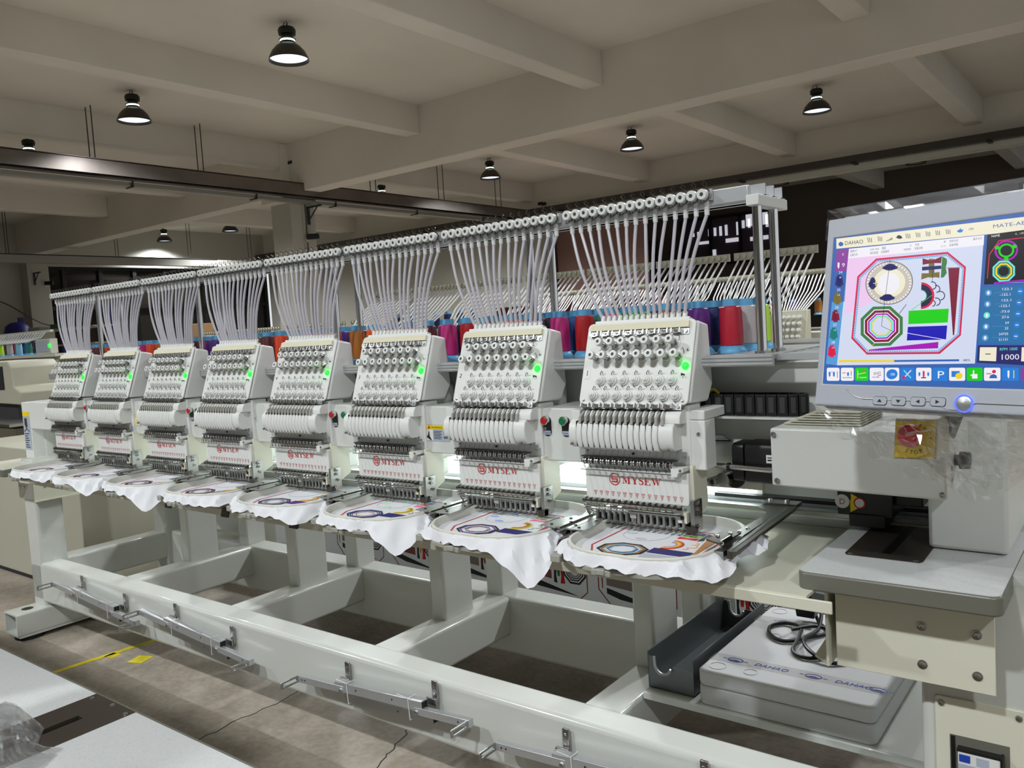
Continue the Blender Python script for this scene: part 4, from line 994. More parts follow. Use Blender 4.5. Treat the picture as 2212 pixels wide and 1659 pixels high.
obj('arm_plate', g, t)
g = G().obox((cx+.183, cy+.145, .886), ((-.05, .999, 0), (.999, .05, 0), (0, 0, 1)), (.215, .005, .009), 'dark_steel').obox((cx+.190, cy+.145, .893), ((-.05, .999, 0), (.999, .05, 0), (0, 0, 1)), (.215, .010, .0015), 'plate_steel')
obj('arm_bar', g, t, bevel=.001)
g = G().prism([(cx+a, cy+b, .897) for a, b in ((.128, -.03), (.168, -.05), (.172, .045), (.145, .06), (.132, .045))], (0, 0, .003), 'plate_steel').box((cx+.150, cy-.075, .872), (cx+.184, cy-.050, .892), 'steel').cyl((cx+.168, cy-.045, .90), (cx+.168, cy+.0, .90), .005, 'chrome')
for a, b in ((.155, .03), (.166, .05), (.172, .08), (.14, .0)): g.lathe((cx+a, cy+b, .8985), Z, [(.0045, 0), (.004, .004), (0, .0042)], 'chrome', 12)
g.box((cx+.105, cy+.335, .888), (cx+.188, cy+.375, .898), 'steel')
for a in (.12, .16): g.lathe((cx+a, cy+.355, .898), Z, [(.0055, 0), (.005, .006), (.002, .0065)], 'chrome', 12)
obj('arm_clamp', g, t)
# black straps on the table lip
for x, lb in ((-2.005, 'black strap over the table lip between heads 3 and 4'), (-2.358, 'black strap over the table lip below head 4'), (-2.70, 'black strap over the table lip below head 5')):
    tag(centre(obj('table_strap', G().prism([(x-.022, 1.478, .800), (x+.018, 1.478, .800), (x+.028, 1.478, .829), (x-.010, 1.478, .829)], (0, .004, 0), 'black').box((x-.010, 1.478, .8285), (x+.028, 1.52, .830), 'black'))), lb, 'strap', 'black straps on the table lip')

# ================================================================ DRIVE GEAR AT THE RIGHT
t = thing('drive_box', 'white textured drive box mounted behind the monitor, above the side table', 'drive box', (-.43, 1.65, 1.01))
obj('box_body', G().prism([(-.585, 1.55, 1.017), (-.279, 1.55, 1.012), (-.279, 1.55, 1.128), (-.585, 1.55, 1.130)], (0, .22, 0), 'paint_white'), t, bevel=.004)
obj('upright', G().box((-.355, 1.775, .864), (-.216, 2.2, 1.235), 'paint_white'), t, bevel=.008)
g = G()
for x, z in ((-.578, 1.118), (-.574, 1.028), (-.286, 1.022)): g.lathe((x, 1.549, z), -Y, [(.0055, 0), (.005, .003), (.002, .0035), (.002, .001)], 'steel', 14)
for z in (1.06, 1.04): g.lathe((-.279, 1.60, z), X, [(.005, 0), (0, .0006)], 'black', 10)
obj('box_screw', g, t)
obj('side_knob', G().lathe((-.279, 1.63, 1.07), X, [(.010, 0), (.010, .006), (.016, .008), (.015, .024), (0, .026)], 'black', 20), t, smooth=True)
g = G()
for k in range(6): g.box((-.575+.012*k, 1.60, 1.131+.0048*k), (-.43, 1.76, 1.134+.0048*k), 'far_beige')
tag(centre(obj('plate_stack', g)), 'stack of pale thin plates lying on top of the drive box', 'plates')
t = thing('emergency_stop', 'red mushroom emergency stop button on a yellow plate in a beige box', 'emergency stop', (-.306, 1.47, 1.10))
obj('switch_box', G().prism([(-.338, 1.4425, 1.101), (-.338, 1.548, 1.098), (-.338, 1.548, 1.165), (-.338, 1.4635, 1.165)], (.065, 0, 0), 'far_beige'), t, bevel=.002)
ec = Vector((-.3065, 1.449, 1.133))
def rx(g):
    R_ = Matrix.Rotation(math.radians(-18), 3, 'X')
    g.v = [tuple(ec+R_@(Vector(p)-ec)) for p in g.v]
    return g
obj('yellow_plate', rx(G().box((-.336, 1.4495, 1.103), (-.277, 1.4515, 1.163), 'yellow')), t, label='square yellow plate')
ec = Vector((-.3065, 1.449, 1.133))
obj('yellow_disc', rx(G().cyl(ec, ec-Y*.002, .0295, 'yellow', 32)), t, label='round yellow plate')
g = G()
for s_, a0, sg in (('STOP', -90, 1), ('EMERGENCY', 90, -1)):
    L = len(s_)
    for k, ch in enumerate(s_):
        a = math.radians(a0+sg*(k-(L-1)/2)*(19 if sg > 0 else 21)); rr = .0245 if sg > 0 else .0205
        er = Vector((math.cos(a), 0, math.sin(a))); tg = Vector((-math.sin(a), 0, math.cos(a)))*sg; up = er*(-1 if sg > 0 else 1)
        text_faces(g, ch, ec-Y*.0024+er*rr, tg, up, .0088, 'ink', 'CENTER', .0)
obj('stop_text', rx(g), t, label='black lettering')
obj('mushroom_button', rx(G().lathe(ec-Y*.002, -Y, [(.012, 0, 'black'), (.012, .020, 'black'), (.010, .022), (.0180, .027), (.0185, .037), (.016, .042), (.0115, .0437), (.0095, .0430), (0, .0428)], 'red', 32)), t, smooth=True, label='red mushroom button')
# cable chain
t = thing('cable_chain', 'black cable drag chain folded behind the nearest head', 'cable chain', (-.705, 1.80, 1.127))
n_ = 0
def link(a, b_, z0, z1, c=None): 
    pass
pth = [(-.815+.0245*k, 1.755) for k in range(9)]+[(-.600, 1.762), (-.588, 1.778), (-.592, 1.797), (-.610, 1.806)]+[(-.634-.0245*k, 1.808) for k in range(8)]
for k in range(len(pth)-1):
    a, b = Vector(pth[k]+(0,)), Vector(pth[k+1]+(0,)); d = (b-a); L = d.length; d.normalize(); nrm = Vector((-d.y, d.x, 0)); m_ = (a+b)/2
    g = G().obox((m_.x, m_.y, 1.150), (d, nrm, Z), (L/2*.93, .0035, .023), 'black').obox((m_.x, m_.y, 1.150), (d, nrm, Z), (L/2*.5, .0045, .017), 'dark_grey')
    obj('chain_link', g, t, bevel=.001)
obj('chain_anchor', G().box((-.838, 1.750, 1.125), (-.812, 1.765, 1.176), 'black').cyl((-.825, 1.750, 1.162), (-.825, 1.7485, 1.162), .0022, 'steel').box((-.81, 1.76, 1.172), (-.80, 1.80, 1.176), 'black'), t)
obj('chain_tie', G().tube([(-.815, 1.765, 1.170), (-.81, 1.772, 1.182), (-.80, 1.78, 1.183), (-.792, 1.79, 1.172)], .003, 'yellow', 6), t, label='yellow tie')
obj('chain_shelf', G().box((-.84, 1.74, 1.120), (-.55, 1.83, 1.125), 'paint_white'), t)
t = thing('drive_motor', 'black square motor behind a horizontal steel shaft', 'motor', (-.67, 1.80, .97))
obj('motor_body', G().prism([(-.715, 1.78+a, 1.022+b) for a, b in rrect(0, 0, .045, .045, .012, 2)], (.17, 0, 0), 'black').prism([(-.745, 1.78+a, 1.022+b) for a, b in rrect(0, 0, .043, .043, .012, 2)], (.027, 0, 0), 'black'), t, bevel=.002)
obj('rating_label', G().box((-.665, 1.7345, 1.025), (-.632, 1.7352, 1.043), 'plastic_white').box((-.662, 1.734, 1.030), (-.64, 1.7346, 1.033), 'ink').box((-.662, 1.734, 1.036), (-.635, 1.7346, 1.038), 'ink'), t)
obj('motor_flange', G().box((-.86, 1.77, .955), (-.69, 1.785, 1.008), 'cream'), t, bevel=.002)
g = G().cyl((-.752, 1.77, .982), (-.752, 1.765, .982), .024, 'black', 24)
obj('crank_seat', g, t)
g = G().cyl((-.764, 1.768, .982), (-.768, 1.735, .981), .016, 'steel', 20).cyl((-.780, 1.745, .980), (-.784, 1.715, .979), .011, 'steel', 18).cyl((-.784, 1.7152, .979), (-.784, 1.7145, .979), .006, 'black', 12).cyl((-.784, 1.728, .979), (-.822, 1.728, .979), .0042, 'steel', 12).cyl((-.812, 1.728, .979), (-.820, 1.728, .979), .0075, 'chrome', 6)
obj('crank', g, t, smooth=True, label='steel crank with ball joint')
obj('drive_shaft', G().cyl((-.80, 1.72, 1.018), (-.58, 1.72, 1.010), .0060, 'chrome', 16).cyl((-.80, 1.72, 1.018), (-.745, 1.72, 1.016), .0032, 'steel', 12).cyl((-.748, 1.72, 1.016), (-.742, 1.72, 1.0158), .0085, 'black', 14), t, smooth=True, label='polished steel shaft')
g = G()
for k in range(4): g.box((-.84+.003*k, 1.79, 1.060+.0035*k), (-.77-.005*k, 1.825, 1.062+.0035*k), 'plastic_white' if k else 'dark_grey')
tag(centre(obj('paper_stack', g)), 'small stack of white cards beside the motor', 'paper')
t = thing('carriage_motor', 'black carriage motor with round and triangular stickers on the slide rail', 'motor', (-.50, 1.90, .88))
obj('motor_body', G().box((-.555, 1.86, .895), (-.440, 1.97, 1.0), 'black').box((-.44, 1.88, .92), (-.385, 1.97, .985), 'black').box((-.53, 1.855, .872), (-.455, 1.94, .90), 'black').cyl((-.39, 1.90, .96), (-.365, 1.90, .96), .018, 'black', 6), t, bevel=.002)
g = G().cyl((-0.5440, 1.8595, 0.9250), (-0.5440, 1.8585, 0.9250), .0155, 'plastic_white', 20); text_faces(g, 'D', (-0.5440, 1.858, 0.9185), X, Z, .018, 'logo_red', 'CENTER', 0)
g.poly([(-0.5250, 1.8585, 0.9440), (-0.5250, 1.8585, 0.9140), (-0.4980, 1.8585, 0.9290)], 'yellow').poly([(-0.5270, 1.8588, 0.9300), (-0.5270, 1.8588, 0.9020), (-0.5020, 1.8588, 0.9170)], 'yellow').cyl((-0.5070, 1.8582, 0.9240), (-0.5070, 1.8578, 0.9240), .0125, 'logo_red', 18).cyl((-0.5070, 1.8577, 0.9240), (-0.5070, 1.8574, 0.9240), .0095, 'plastic_white', 18)
obj('sticker', g, t, label='white round sticker and yellow triangles')

# ================================================================ MONITOR
MR = Vector((.9543, -.2990, 0)); n0 = Vector((-.299, -.9543, 0)); TT = math.radians(10.5)
MU = n0*(-math.sin(TT))+Z*math.cos(TT); MN = MR.cross(MU); M0 = Vector((-.447, 1.38, 1.1875))
HH = [2.646717e-4, 2.03832e-5, -.046406036, 1.32389e-5, -2.311025627e-4, .371256112, 1.58025475e-4, 1.77019728e-5]
def mp(s, t_, o=0.0): return M0+MR*s+MU*t_+MN*o
def sc2(x, y):
    w_ = HH[6]*x+HH[7]*y+1
    return ((HH[0]*x+HH[1]*y+HH[2])/w_, (HH[3]*x+HH[4]*y+HH[5])/w_)
def sp(x, y, o=.0012):
    a, b = sc2(x, y); return mp(a, b, o)
t = thing('control_monitor', 'grey touch screen control panel showing the embroidery design', 'monitor', tuple(mp(.22, 0, -.03)))
outl = [(.0, .03), (.006, .014), (.022, .004), (.40, .004), (.43, .02), (.436, .28), (.43, .312), (.41, .323), (.03, .323), (.012, .316), (.003, .295)]
scr = [(.0152, .0445), (.0152, .287), (.40, .287), (.40, .0445)]
obj('housing', G().prism([mp(a, b, -.045) for a, b in outl], MN*.040, 'bezel').prism([mp(a, b, -.075) for a, b in rrect(.22, .16, .16, .11, .03)], MN*.04, 'bezel'), t, bevel=.005, seg=3)
# bezel: frame around the screen
o4 = [(.0, .012), (.0, .315), (.43, .315), (.43, .012)]
bz = obj('bezel', G().ring([mp(a, b, -.005) for a, b in ((.004, .008), (.004, .319), (.428, .319), (.428, .008))], [mp(a, b, -.005) for a, b in scr], MN*.0055, 'bezel'), t, bevel=.002)
obj('bezel_trim', G().tube([mp(a, b, .0008) for a, b in ((.060, .038), (.075, .026), (.09, .0225), (.205, .0225), (.222, .012), (.245, .012), (.262, .0225), (.35, .0225), (.37, .04))], .0009, 'steel', 6), t, smooth=True)
sb = obj('screen', G().poly([mp(a, b, -.001) for a, b in scr], 's_blue'), t, label='lit colour screen')
g = G()
def sq(pts, m, l): g.poly([sp(x, y, -.001+.00006*l) for x, y in pts], m)
def rect(x0, y0, x1, y1, m, l): sq([(x0, y0), (x1, y0), (x1, y1), (x0, y1)], m, l)
# top bar
sq([(228, 330), (1640, 165), (1640, 270), (228, 405)], 's_cream', 1)
# side column and canvas
sq([(232, 415), (322, 405), (240, 1275), (150, 1265)], 's_lblue', 1); sq([(232, 415), (322, 405), (305, 570), (215, 580)], 's_purple', 2); sq([(215, 580), (305, 570), (290, 800), (190, 800)], 's_blue', 2)
sq([(322, 405), (1330, 303), (1262, 1262), (232, 1275)], 's_canvas', 2); sq([(322, 405), (700, 367), (500, 800), (290, 900)], 's_pinkish', 3)
sq([(322, 405), (1332, 303), (1328, 378), (316, 478)], 's_white', 4)
# right panels
sq([(1355, 300), (1640, 262), (1640, 660), (1330, 672)], 's_black', 2)
sq([(1320, 695), (1640, 680), (1640, 1115), (1288, 1105)], 's_panel', 2)
sq([(1285, 1125), (1640, 1125), (1640, 1275), (1275, 1255)], 's_navy', 2)
sq([(1300, 1140), (1425, 1140), (1420, 1245), (1295, 1240)], 's_cream', 3); sq([(1340, 1188), (1380, 1188), (1380, 1194), (1340, 1194)], 's_ink', 4); sq([(1612, 1140), (1640, 1140), (1640, 1246), (1607, 1245)], 's_cream', 3)
sq([(1280, 1295), (1640, 1295), (1640, 1420), (125, 1398), (150, 1275)], 's_blue', 1)
def stext(s, x, y, x2, y2, h, m, l=5):
    """text whose baseline runs from (x,y) to (x2,y2) in screen coordinates"""
    o = sp(x, y, -.001+.00006*l); e = sp(x2, y2, -.001+.00006*l); up = (sp(x, y-h, -.001+.00006*l)-o); ex = (e-o)
    cu = bpy.data.curves.new('t', 'FONT'); cu.body = s; tt = bpy.data.objects.new('t', cu); C.objects.link(tt); bpy.context.view_layer.update()
    wd = max(tt.dimensions.x, .01); bpy.data.objects.remove(tt); bpy.data.curves.remove(cu)
    text_faces(g, s, o, ex/wd, up/.72, 1.0, m)
stext('DAHAO', 290, 378, 425, 365, 30, 's_ink'); stext('MATE-ABC', 1395, 252, 1680, 218, 28, 's_blue')
sq([(245, 362), (262, 352), (280, 362), (280, 378), (262, 388), (245, 380)], 's_blue', 4)
stext('0', 272, 456, 283, 455, 18, 's_white'); stext('9', 268, 542, 290, 540, 30, 's_white')
sq([(238, 508), (252, 508), (251, 540), (245, 555), (237, 540)], 's_white', 4)
for k, (n1_, n2_, c_) in enumerate((('24', '9', 's_navy'), ('25', '10', 's_olive'), ('26', '11', 's_maroon'), ('27', '12', 's_teal'), ('28', '13', 's_red'))):
    dy = 131*k; dx = -14*k
    stext(n1_, 246+dx, 590+dy, 272+dx, 588+dy, 18, 's_white')
    sq([(228+dx, 612+dy), (272+dx, 610+dy), (282+dx, 676+dy), (218+dx, 680+dy)], c_, 4); sq([(236+dx, 600+dy), (264+dx, 600+dy), (266+dx, 690+dy), (234+dx, 690+dy)], c_, 4)
    stext(n2_, 248+dx, 626+dy, 264+dx, 625+dy, 12, 's_white', 6)
# status icons (signal bars, cloud, wifi, bird)
for k in range(5): rect(600+10*k, 345-k*6, 606+10*k, 350-k*3, 's_ink', 4)
for x0 in (460, 536, 745, 820, 895, 968, 1045):
    y0 = 350-(x0-460)*.105
    for q in range(3): sq([(x0+q*14, y0-30+q*4), (x0+4+q*14, y0-30), (x0+10+q*12, y0+6), (x0+6+q*12, y0+8)], 's_ink', 4)
sq([(672, 322), (690, 302), (712, 308), (722, 325), (700, 332)], 's_ink', 4); sq([(1127, 272), (1145, 262), (1160, 248), (1158, 262), (1178, 262), (1165, 282), (1140, 284)], 's_btn', 4)
stext('100', 1213, 268, 1247, 264, 18, 's_ink')
# header rows (short strokes for the small characters)
stext('缩放X/Y', 332, 432, 385, 425, 14, 's_ink'); stext('(100,100)', 478, 417, 545, 411, 12, 's_ink'); stext('角度', 568, 410, 597, 407, 16, 's_ink'); stext('0', 778, 387, 787, 386, 12, 's_ink'); stext('方向', 815, 384, 845, 381, 16, 's_ink'); stext('P', 1031, 362, 1044, 361, 16, 's_ink'); stext('优先方式', 1072, 357, 1138, 350, 15, 's_ink'); stext('循环方式', 1248, 340, 1314, 333, 13, 's_ink')
stext('反复方式', 330, 461, 386, 455, 15, 's_ink'); stext('逐次反复', 480, 446, 540, 440, 15, 's_ink'); stext('反复循环', 562, 437, 622, 431, 15, 's_ink'); stext('X向优先', 730, 419, 785, 414, 14, 's_ink'); stext('反复次数', 812, 411, 872, 406, 15, 's_ink'); stext('(1,1)', 1010, 392, 1042, 389, 12, 's_ink'); stext('反复间隔', 1070, 386, 1134, 380, 15, 's_ink')
# design on canvas
bo = [(385, 612), (525, 478), (1060, 428), (1196, 540), (1158, 1052), (1000, 1190), (455, 1195), (340, 1075)]
bi = [(398, 618), (531, 492), (1055, 443), (1182, 548), (1145, 1046), (992, 1176), (460, 1181), (353, 1068)]
bj = [(412, 625), (538, 505), (1050, 460), (1168, 556), (1130, 1040), (985, 1162), (466, 1165), (368, 1062)]
for a, b, m_, l in ((bo, bi, 's_red', 5), (bi, bj, 's_lblue', 4)):
    for k in range(8):
        j = (k+1) % 8; sq([a[k], a[j], b[j], b[k]], m_, l)
for k in range(8):
    j = (k+1) % 8; n_ = int(math.dist(bi[k], bi[j])/13)
    for q in range(n_):
        u = (q+.3)/n_; v_ = (q+.6)/n_; L_ = lambda P_, Q_, w_: (P_[0]+(Q_[0]-P_[0])*w_, P_[1]+(Q_[1]-P_[1])*w_)
        sq([L_(bi[k], bi[j], u), L_(bi[k], bi[j], v_), L_(bj[k], bj[j], v_), L_(bj[k], bj[j], u)], 's_white', 6)
ell = lambda cx_, cy_, rx_, ry_, n_=36, tilt=-.12: [(cx_+rx_*math.cos(6.2832*k/n_), cy_+ry_*math.sin(6.2832*k/n_)+tilt*rx_*math.cos(6.2832*k/n_)*.5) for k in range(n_)]
sq(ell(623, 660, 177, 162), 's_ink', 4); sq(ell(623, 660, 173, 158), 's_tan', 5); sq(ell(623, 660, 120, 110), 's_cream', 6); sq(ell(620, 664, 82, 82), 's_white', 7)
for k in range(40):
    a = 6.2832*k/40; sq([(623+150*math.cos(a), 660+138*math.sin(a)), (623+165*math.cos(a), 660+150*math.sin(a)), (623+165*math.cos(a+.07), 660+150*math.sin(a+.07)), (623+150*math.cos(a+.07), 660+138*math.sin(a+.07))], 's_white', 7)
for x_, y_, a_, b_ in ((630, 545, 55, 27), (608, 772, 55, 27), (500, 668, 30, 48)):
    for dx, dy, s_ in ((0, 0, .85), (-.55*a_, .05*b_, .5), (.55*a_, .05*b_, .5), (0, -.35*b_, .7)): sq(ell(x_+dx, y_+dy, a_*s_, b_*s_, 18), 's_navy', 8)
sq([(505, 660), (542, 660), (542, 666), (505, 666)], 's_yellow', 9); sq([(520, 645), (527, 645), (527, 682), (520, 682)], 's_yellow', 9)
def soct(cx_, cy_, r_): return [(cx_+r_*math.cos(math.radians(22.5+45*k))*1.03, cy_+r_*.97*math.sin(math.radians(22.5+45*k))-r_*.03*math.cos(math.radians(22.5+45*k))) for k in range(8)]
for r_, m_, l in ((165, 's_forest', 5), (140, 's_white', 6), (132, 's_maroon', 7), (112, 's_white', 8), (106, 's_violet', 9), (94, 's_white', 10), (90, 's_cyan', 11), (77, 's_yellow', 12), (70, 's_canvas', 13)): sq(soct(567, 983, r_), m_, l)
def line(a, b, w_, m_, l):
    dx, dy = b[0]-a[0], b[1]-a[1]; L_ = math.hypot(dx, dy); px, py = -dy/L_*w_/2, dx/L_*w_/2
    sq([(a[0]+px, a[1]+py), (b[0]+px, b[1]+py), (b[0]-px, b[1]-py), (a[0]-px, a[1]-py)], m_, l)
line((632, 490), (566, 983), 3, 's_ink', 14); line((566, 983), (665, 1028), 3, 's_ink', 14); line((700, 890), (752, 820), 4, 's_ink', 14); line((730, 1030), (1045, 1085), 4, 's_white', 14); line((450, 1175), (520, 1105), 3, 's_yellow', 14); line((1050, 548), (1150, 545), 3, 's_ink', 14); line((950, 545), (945, 650), 3, 's_ink', 14)
sq([(768, 868), (1068, 852), (1060, 955), (765, 968)], 's_green', 5); sq([(762, 988), (1056, 978), (1047, 1083), (754, 1090)], 's_dblue', 5)
sq([(1063, 550), (1148, 547), (1108, 1050), (1098, 1050)], 's_maroon', 5); sq([(470, 1158), (990, 1100), (988, 1148), (470, 1168)], 's_violet', 5)
sq([(872, 477), (940, 495), (1015, 462), (1010, 512), (940, 512), (872, 525)], 's_maroon', 5); sq([(868, 540), (1012, 530), (1012, 555), (868, 568)], 's_navy', 5); sq([(865, 588), (930, 588), (998, 578), (998, 622), (930, 612), (862, 635)], 's_olive', 5); sq([(918, 480), (960, 480), (960, 620), (918, 620)], 's_olive', 4)
sq([(1018, 462), (1052, 480), (1055, 505), (1045, 545), (1053, 585), (1030, 618), (1008, 622)], 's_forest', 5)
A_ = [math.radians(-88+178*k/20) for k in range(21)]
for r0, r1, m_ in ((100, 84, 's_red'), (84, 46, 's_ink'), (46, 40, 's_teal')):
    for k in range(20):
        a, b = A_[k], A_[k+1]; f2 = lambda r_, q_: (860+r_*math.cos(q_), 755+r_*math.sin(q_)-.0*r_)
        sq([f2(r0, a), f2(r0, b), f2(r1, b), f2(r1, a)], m_, 6)
for cx_, cy_, r_ in ((945, 680, 28), (975, 705, 26), (1005, 755, 32), (975, 800, 28), (945, 812, 22)):
    p_ = [(cx_+r_*math.cos(math.radians(-110+20*k)), cy_+r_*math.sin(math.radians(-110+20*k))) for k in range(11)]
    for k in range(10): line(p_[k], p_[k+1], 7, 's_ink', 5)
line((790, 862), (945, 750), 4, 's_lime', 7)
sq([(246, 1236), (660, 1236), (660, 1250), (246, 1252)], 's_yellow', 6); sq([(660, 1236), (1145, 1230), (1145, 1245), (660, 1250)], 's_blue', 6); stext('48%', 1172, 1246, 1228, 1245, 18, 's_ink', 6)
# thumbnail
tb_ = [(1365, 450), (1440, 340), (1640, 318), (1640, 324), (1445, 348), (1372, 455), (1360, 625), (1405, 665), (1395, 668), (1350, 628)]
for k in range(4): line([(1370, 450), (1443, 344), (1355, 625), (1405, 662)][k], [(1443, 344), (1640, 320), (1370, 450), (1640, 655)][k], 7, ['s_red', 's_red', 's_red', 's_lblue'][k], 4)
line((1410, 662), (1640, 640), 14, 's_violet', 5)
for r_, m_, l in ((88, 's_violet', 4), (72, 's_black', 5), (60, 's_green', 6), (44, 's_black', 7)): sq(ell(1497, 418, r_, r_*.88, 28), m_, l)
for a_ in (200, 90, 330): sq(ell(1497+72*math.cos(math.radians(a_)), 418+62*math.sin(math.radians(a_)), 18, 14, 12), 's_green', 8)
for r_, m_, l in ((88, 's_cyan', 4), (72, 's_black', 5), (66, 's_yellow', 6), (52, 's_teal', 7), (40, 's_black', 8)): sq(soct(1478, 572, r_), m_, l)
stext('NAME', 1385, 320, 1447, 313, 18, 's_white'); stext('4_1851', 1560, 302, 1650, 292, 16, 's_tan')
for k, (a_, b_) in enumerate((('122.1', '-122.1'), ('122.1', '-122.1'), ('-73.0', '57.6'), ('24', '32'), ('24725', '51131'))):
    y_ = 712+84*k; xe = 1530-5*k; wd = 14*len(a_)
    stext(a_, xe-wd, y_+3, xe, y_, 18, 's_white'); wd = 13*len(b_); stext(b_, xe-wd-5, y_+45, xe-5, y_+42, 18, 's_white'); line((xe-120, y_+20), (xe, y_+18), 2, 's_lblue', 4)
    sq(ell(1363-6*k, y_+22, 24, 24, 18), 's_lblue' if k != 2 else 's_cyan', 4); sq(ell(1363-6*k, y_+22, 10, 14, 12), 's_white', 5); sq(ell(1600-8*k, y_+10, 24, 24, 18), 's_btn', 4); line((1588-8*k, y_+10), (1612-8*k, y_+10), 6, 's_white', 5)
stext('RPM 1000', 1446, 1166, 1578, 1162, 22, 's_cyan'); stext('1000', 1448, 1234, 1578, 1232, 42, 's_white')
line((1448, 1213), (1580, 1211), 0.1, 's_white', 5)
# button row
bx = [(157, 252), (262, 358), (369, 468), (477, 582), (590, 698), (706, 813), (823, 938), (945, 1060), (1070, 1190), (1200, 1320), (1330, 1453), (1465, 1590), (1605, 1640)]
bc = ['s_white', 's_white', 's_green', 's_white', 's_white', 's_btn', 's_white', 's_btn', 's_white', 's_green', 's_white', 's_btn', 's_purple']
for k, (a, b) in enumerate(bx):
    p_ = rrect((a+b)/2, 1342, (b-a)/2, 49, 12, 3); sq(p_, bc[k], 5)
    cx_ = (a+b)/2; L6 = 8
    pen = lambda x_, m_='s_btn', h_=18: sq([(x_-7, 1342-h_), (x_+7, 1342-h_), (x_+7, 1342+h_*.5), (x_, 1342+h_*1.2), (x_-7, 1342+h_*.5)], m_, L6)
    if k == 0: pen(cx_-26); pen(cx_+6); line((cx_+32, 1320), (cx_+32, 1368), 5, 's_red', L6); stext('A', cx_-14, 1332, cx_-4, 1332, 14, 's_ink', L6)
    elif k == 1: pen(cx_+6, h_=14); line((cx_-36, 1332), (cx_-12, 1332), 5, 's_red', L6); line((cx_+30, 1318), (cx_+30, 1352), 5, 's_red', L6); line((cx_-36, 1368), (cx_+36, 1368), 4, 's_olive', L6)
    elif k == 2: line((cx_-30, 1312), (cx_-30, 1374), 4, 's_cream', L6); line((cx_-30, 1342), (cx_+30, 1330), 4, 's_cream', L6); line((cx_+28, 1305), (cx_-4, 1330), 5, 's_red', L6); stext('home', cx_-16, 1372, cx_+34, 1370, 14, 's_white', L6)
    elif k == 3: stext('END', cx_-22, 1348, cx_+28, 1340, 20, 's_ink', L6); line((cx_-34, 1362), (cx_+20, 1366), 4, 's_btn', L6); line((cx_+2, 1358), (cx_+34, 1346), 5, 's_red', L6)
    elif k == 4: sq(ell(cx_, 1342, 42, 38, 20), 's_btn', L6); stext('100', cx_-14, 1352, cx_+16, 1352, 20, 's_white', L6+1)
    elif k == 5: line((cx_-28, 1312), (cx_+26, 1370), 9, 's_cyan', L6); line((cx_+28, 1312), (cx_-24, 1366), 9, 's_pinkish', L6+1); sq(ell(cx_-28, 1366, 12, 12, 12), 's_red', L6+2)
    elif k == 6: pen(cx_-32, h_=14); pen(cx_+34, h_=14); pen(cx_, 's_red', 24); line((cx_-18, 1368), (cx_+18, 1368), 8, 's_ink', L6)
    elif k == 7: stext('P', cx_-24, 1372, cx_+24, 1372, 56, 's_white', L6)
    elif k == 8: rect(cx_-42, 1318, cx_+20, 1362, 's_btn', L6); sq(ell(cx_+14, 1354, 28, 24, 10), 's_yellow', L6+1)
    elif k == 9: rect(cx_-18, 1340, cx_+22, 1374, 's_white', L6); rect(cx_-12, 1312, cx_-2, 1346, 's_white', L6); rect(cx_-30, 1345, cx_-14, 1354, 's_white', L6)
    elif k == 10: sq(ell(cx_+14, 1322, 15, 13, 14), 's_red', L6); sq([(cx_-22, 1372), (cx_-14, 1350), (cx_+10, 1340), (cx_+32, 1350), (cx_+38, 1372)], 's_blue', L6); line((cx_-44, 1338), (cx_-6, 1338), 6, 's_red', L6)
    elif k == 11: pen(cx_-14, 's_white', 28); line((cx_+26, 1312), (cx_+26, 1372), 7, 's_yellow', L6)
obj('screen_graphics', g, sb, label='embroidery design, icons and figures on the screen')
# keys under the screen
for k, (x_, w_, d_) in enumerate(((558, 50, 'u'), (697, 52, 'd'), (842, 54, 'l'), (991, 56, 'r'))):
    y_ = 1541+.02*(x_-558); a, b = sc2(x_, y_); hw = abs(sc2(x_+w_, y_)[0]-a); 
    kb = obj('key', G().prism([mp(p[0], p[1], 0) for p in rrect(a, b, hw, .0062, .004, 4)], MN*.0022, 'bezel'), t, bevel=.0006)
    tr_ = {'u': ((-.004, -.002), (.004, -.002), (0, .003)), 'd': ((-.004, .002), (.004, .002), (0, -.003)), 'l': ((.003, -.003), (.003, .003), (-.003, 0)), 'r': ((-.003, -.003), (-.003, .003), (.003, 0))}[d_]
    obj('arrow_mark', G().poly([mp(a+p, b+q, .0024) for p, q in tr_], 'ink'), kb, label='black arrow')
    obj('key_rim', G().ring([mp(p[0], p[1], .0002) for p in rrect(a, b, hw+.0008, .0070, .0045, 4)], [mp(p[0], p[1], .0002) for p in rrect(a, b, hw, .0062, .004, 4)], MN*.0006, 'dark_grey'), kb)
a, b = sc2(1187, 1562)
pb = obj('power_button', G().lathe(mp(a, b, 0), MN, [(.0105, 0), (.0105, .003), (.0095, .0035), (0, .0037)], 'brushed', 28), t, smooth=True, label='round brushed steel power button')
obj('light_ring', G().lathe(mp(a, b, 0), MN, [(.0128, .0005), (.0128, .003), (.0108, .003), (.0108, .0005)], 's_ring', 28), pb, label='glowing blue ring')
obj('stand_arm', G().tube([mp(.17, .12, -.07), mp(.17, .04, -.14), Vector((-.30, 1.66, 1.10))], .014, 'black', 10), t, smooth=True)

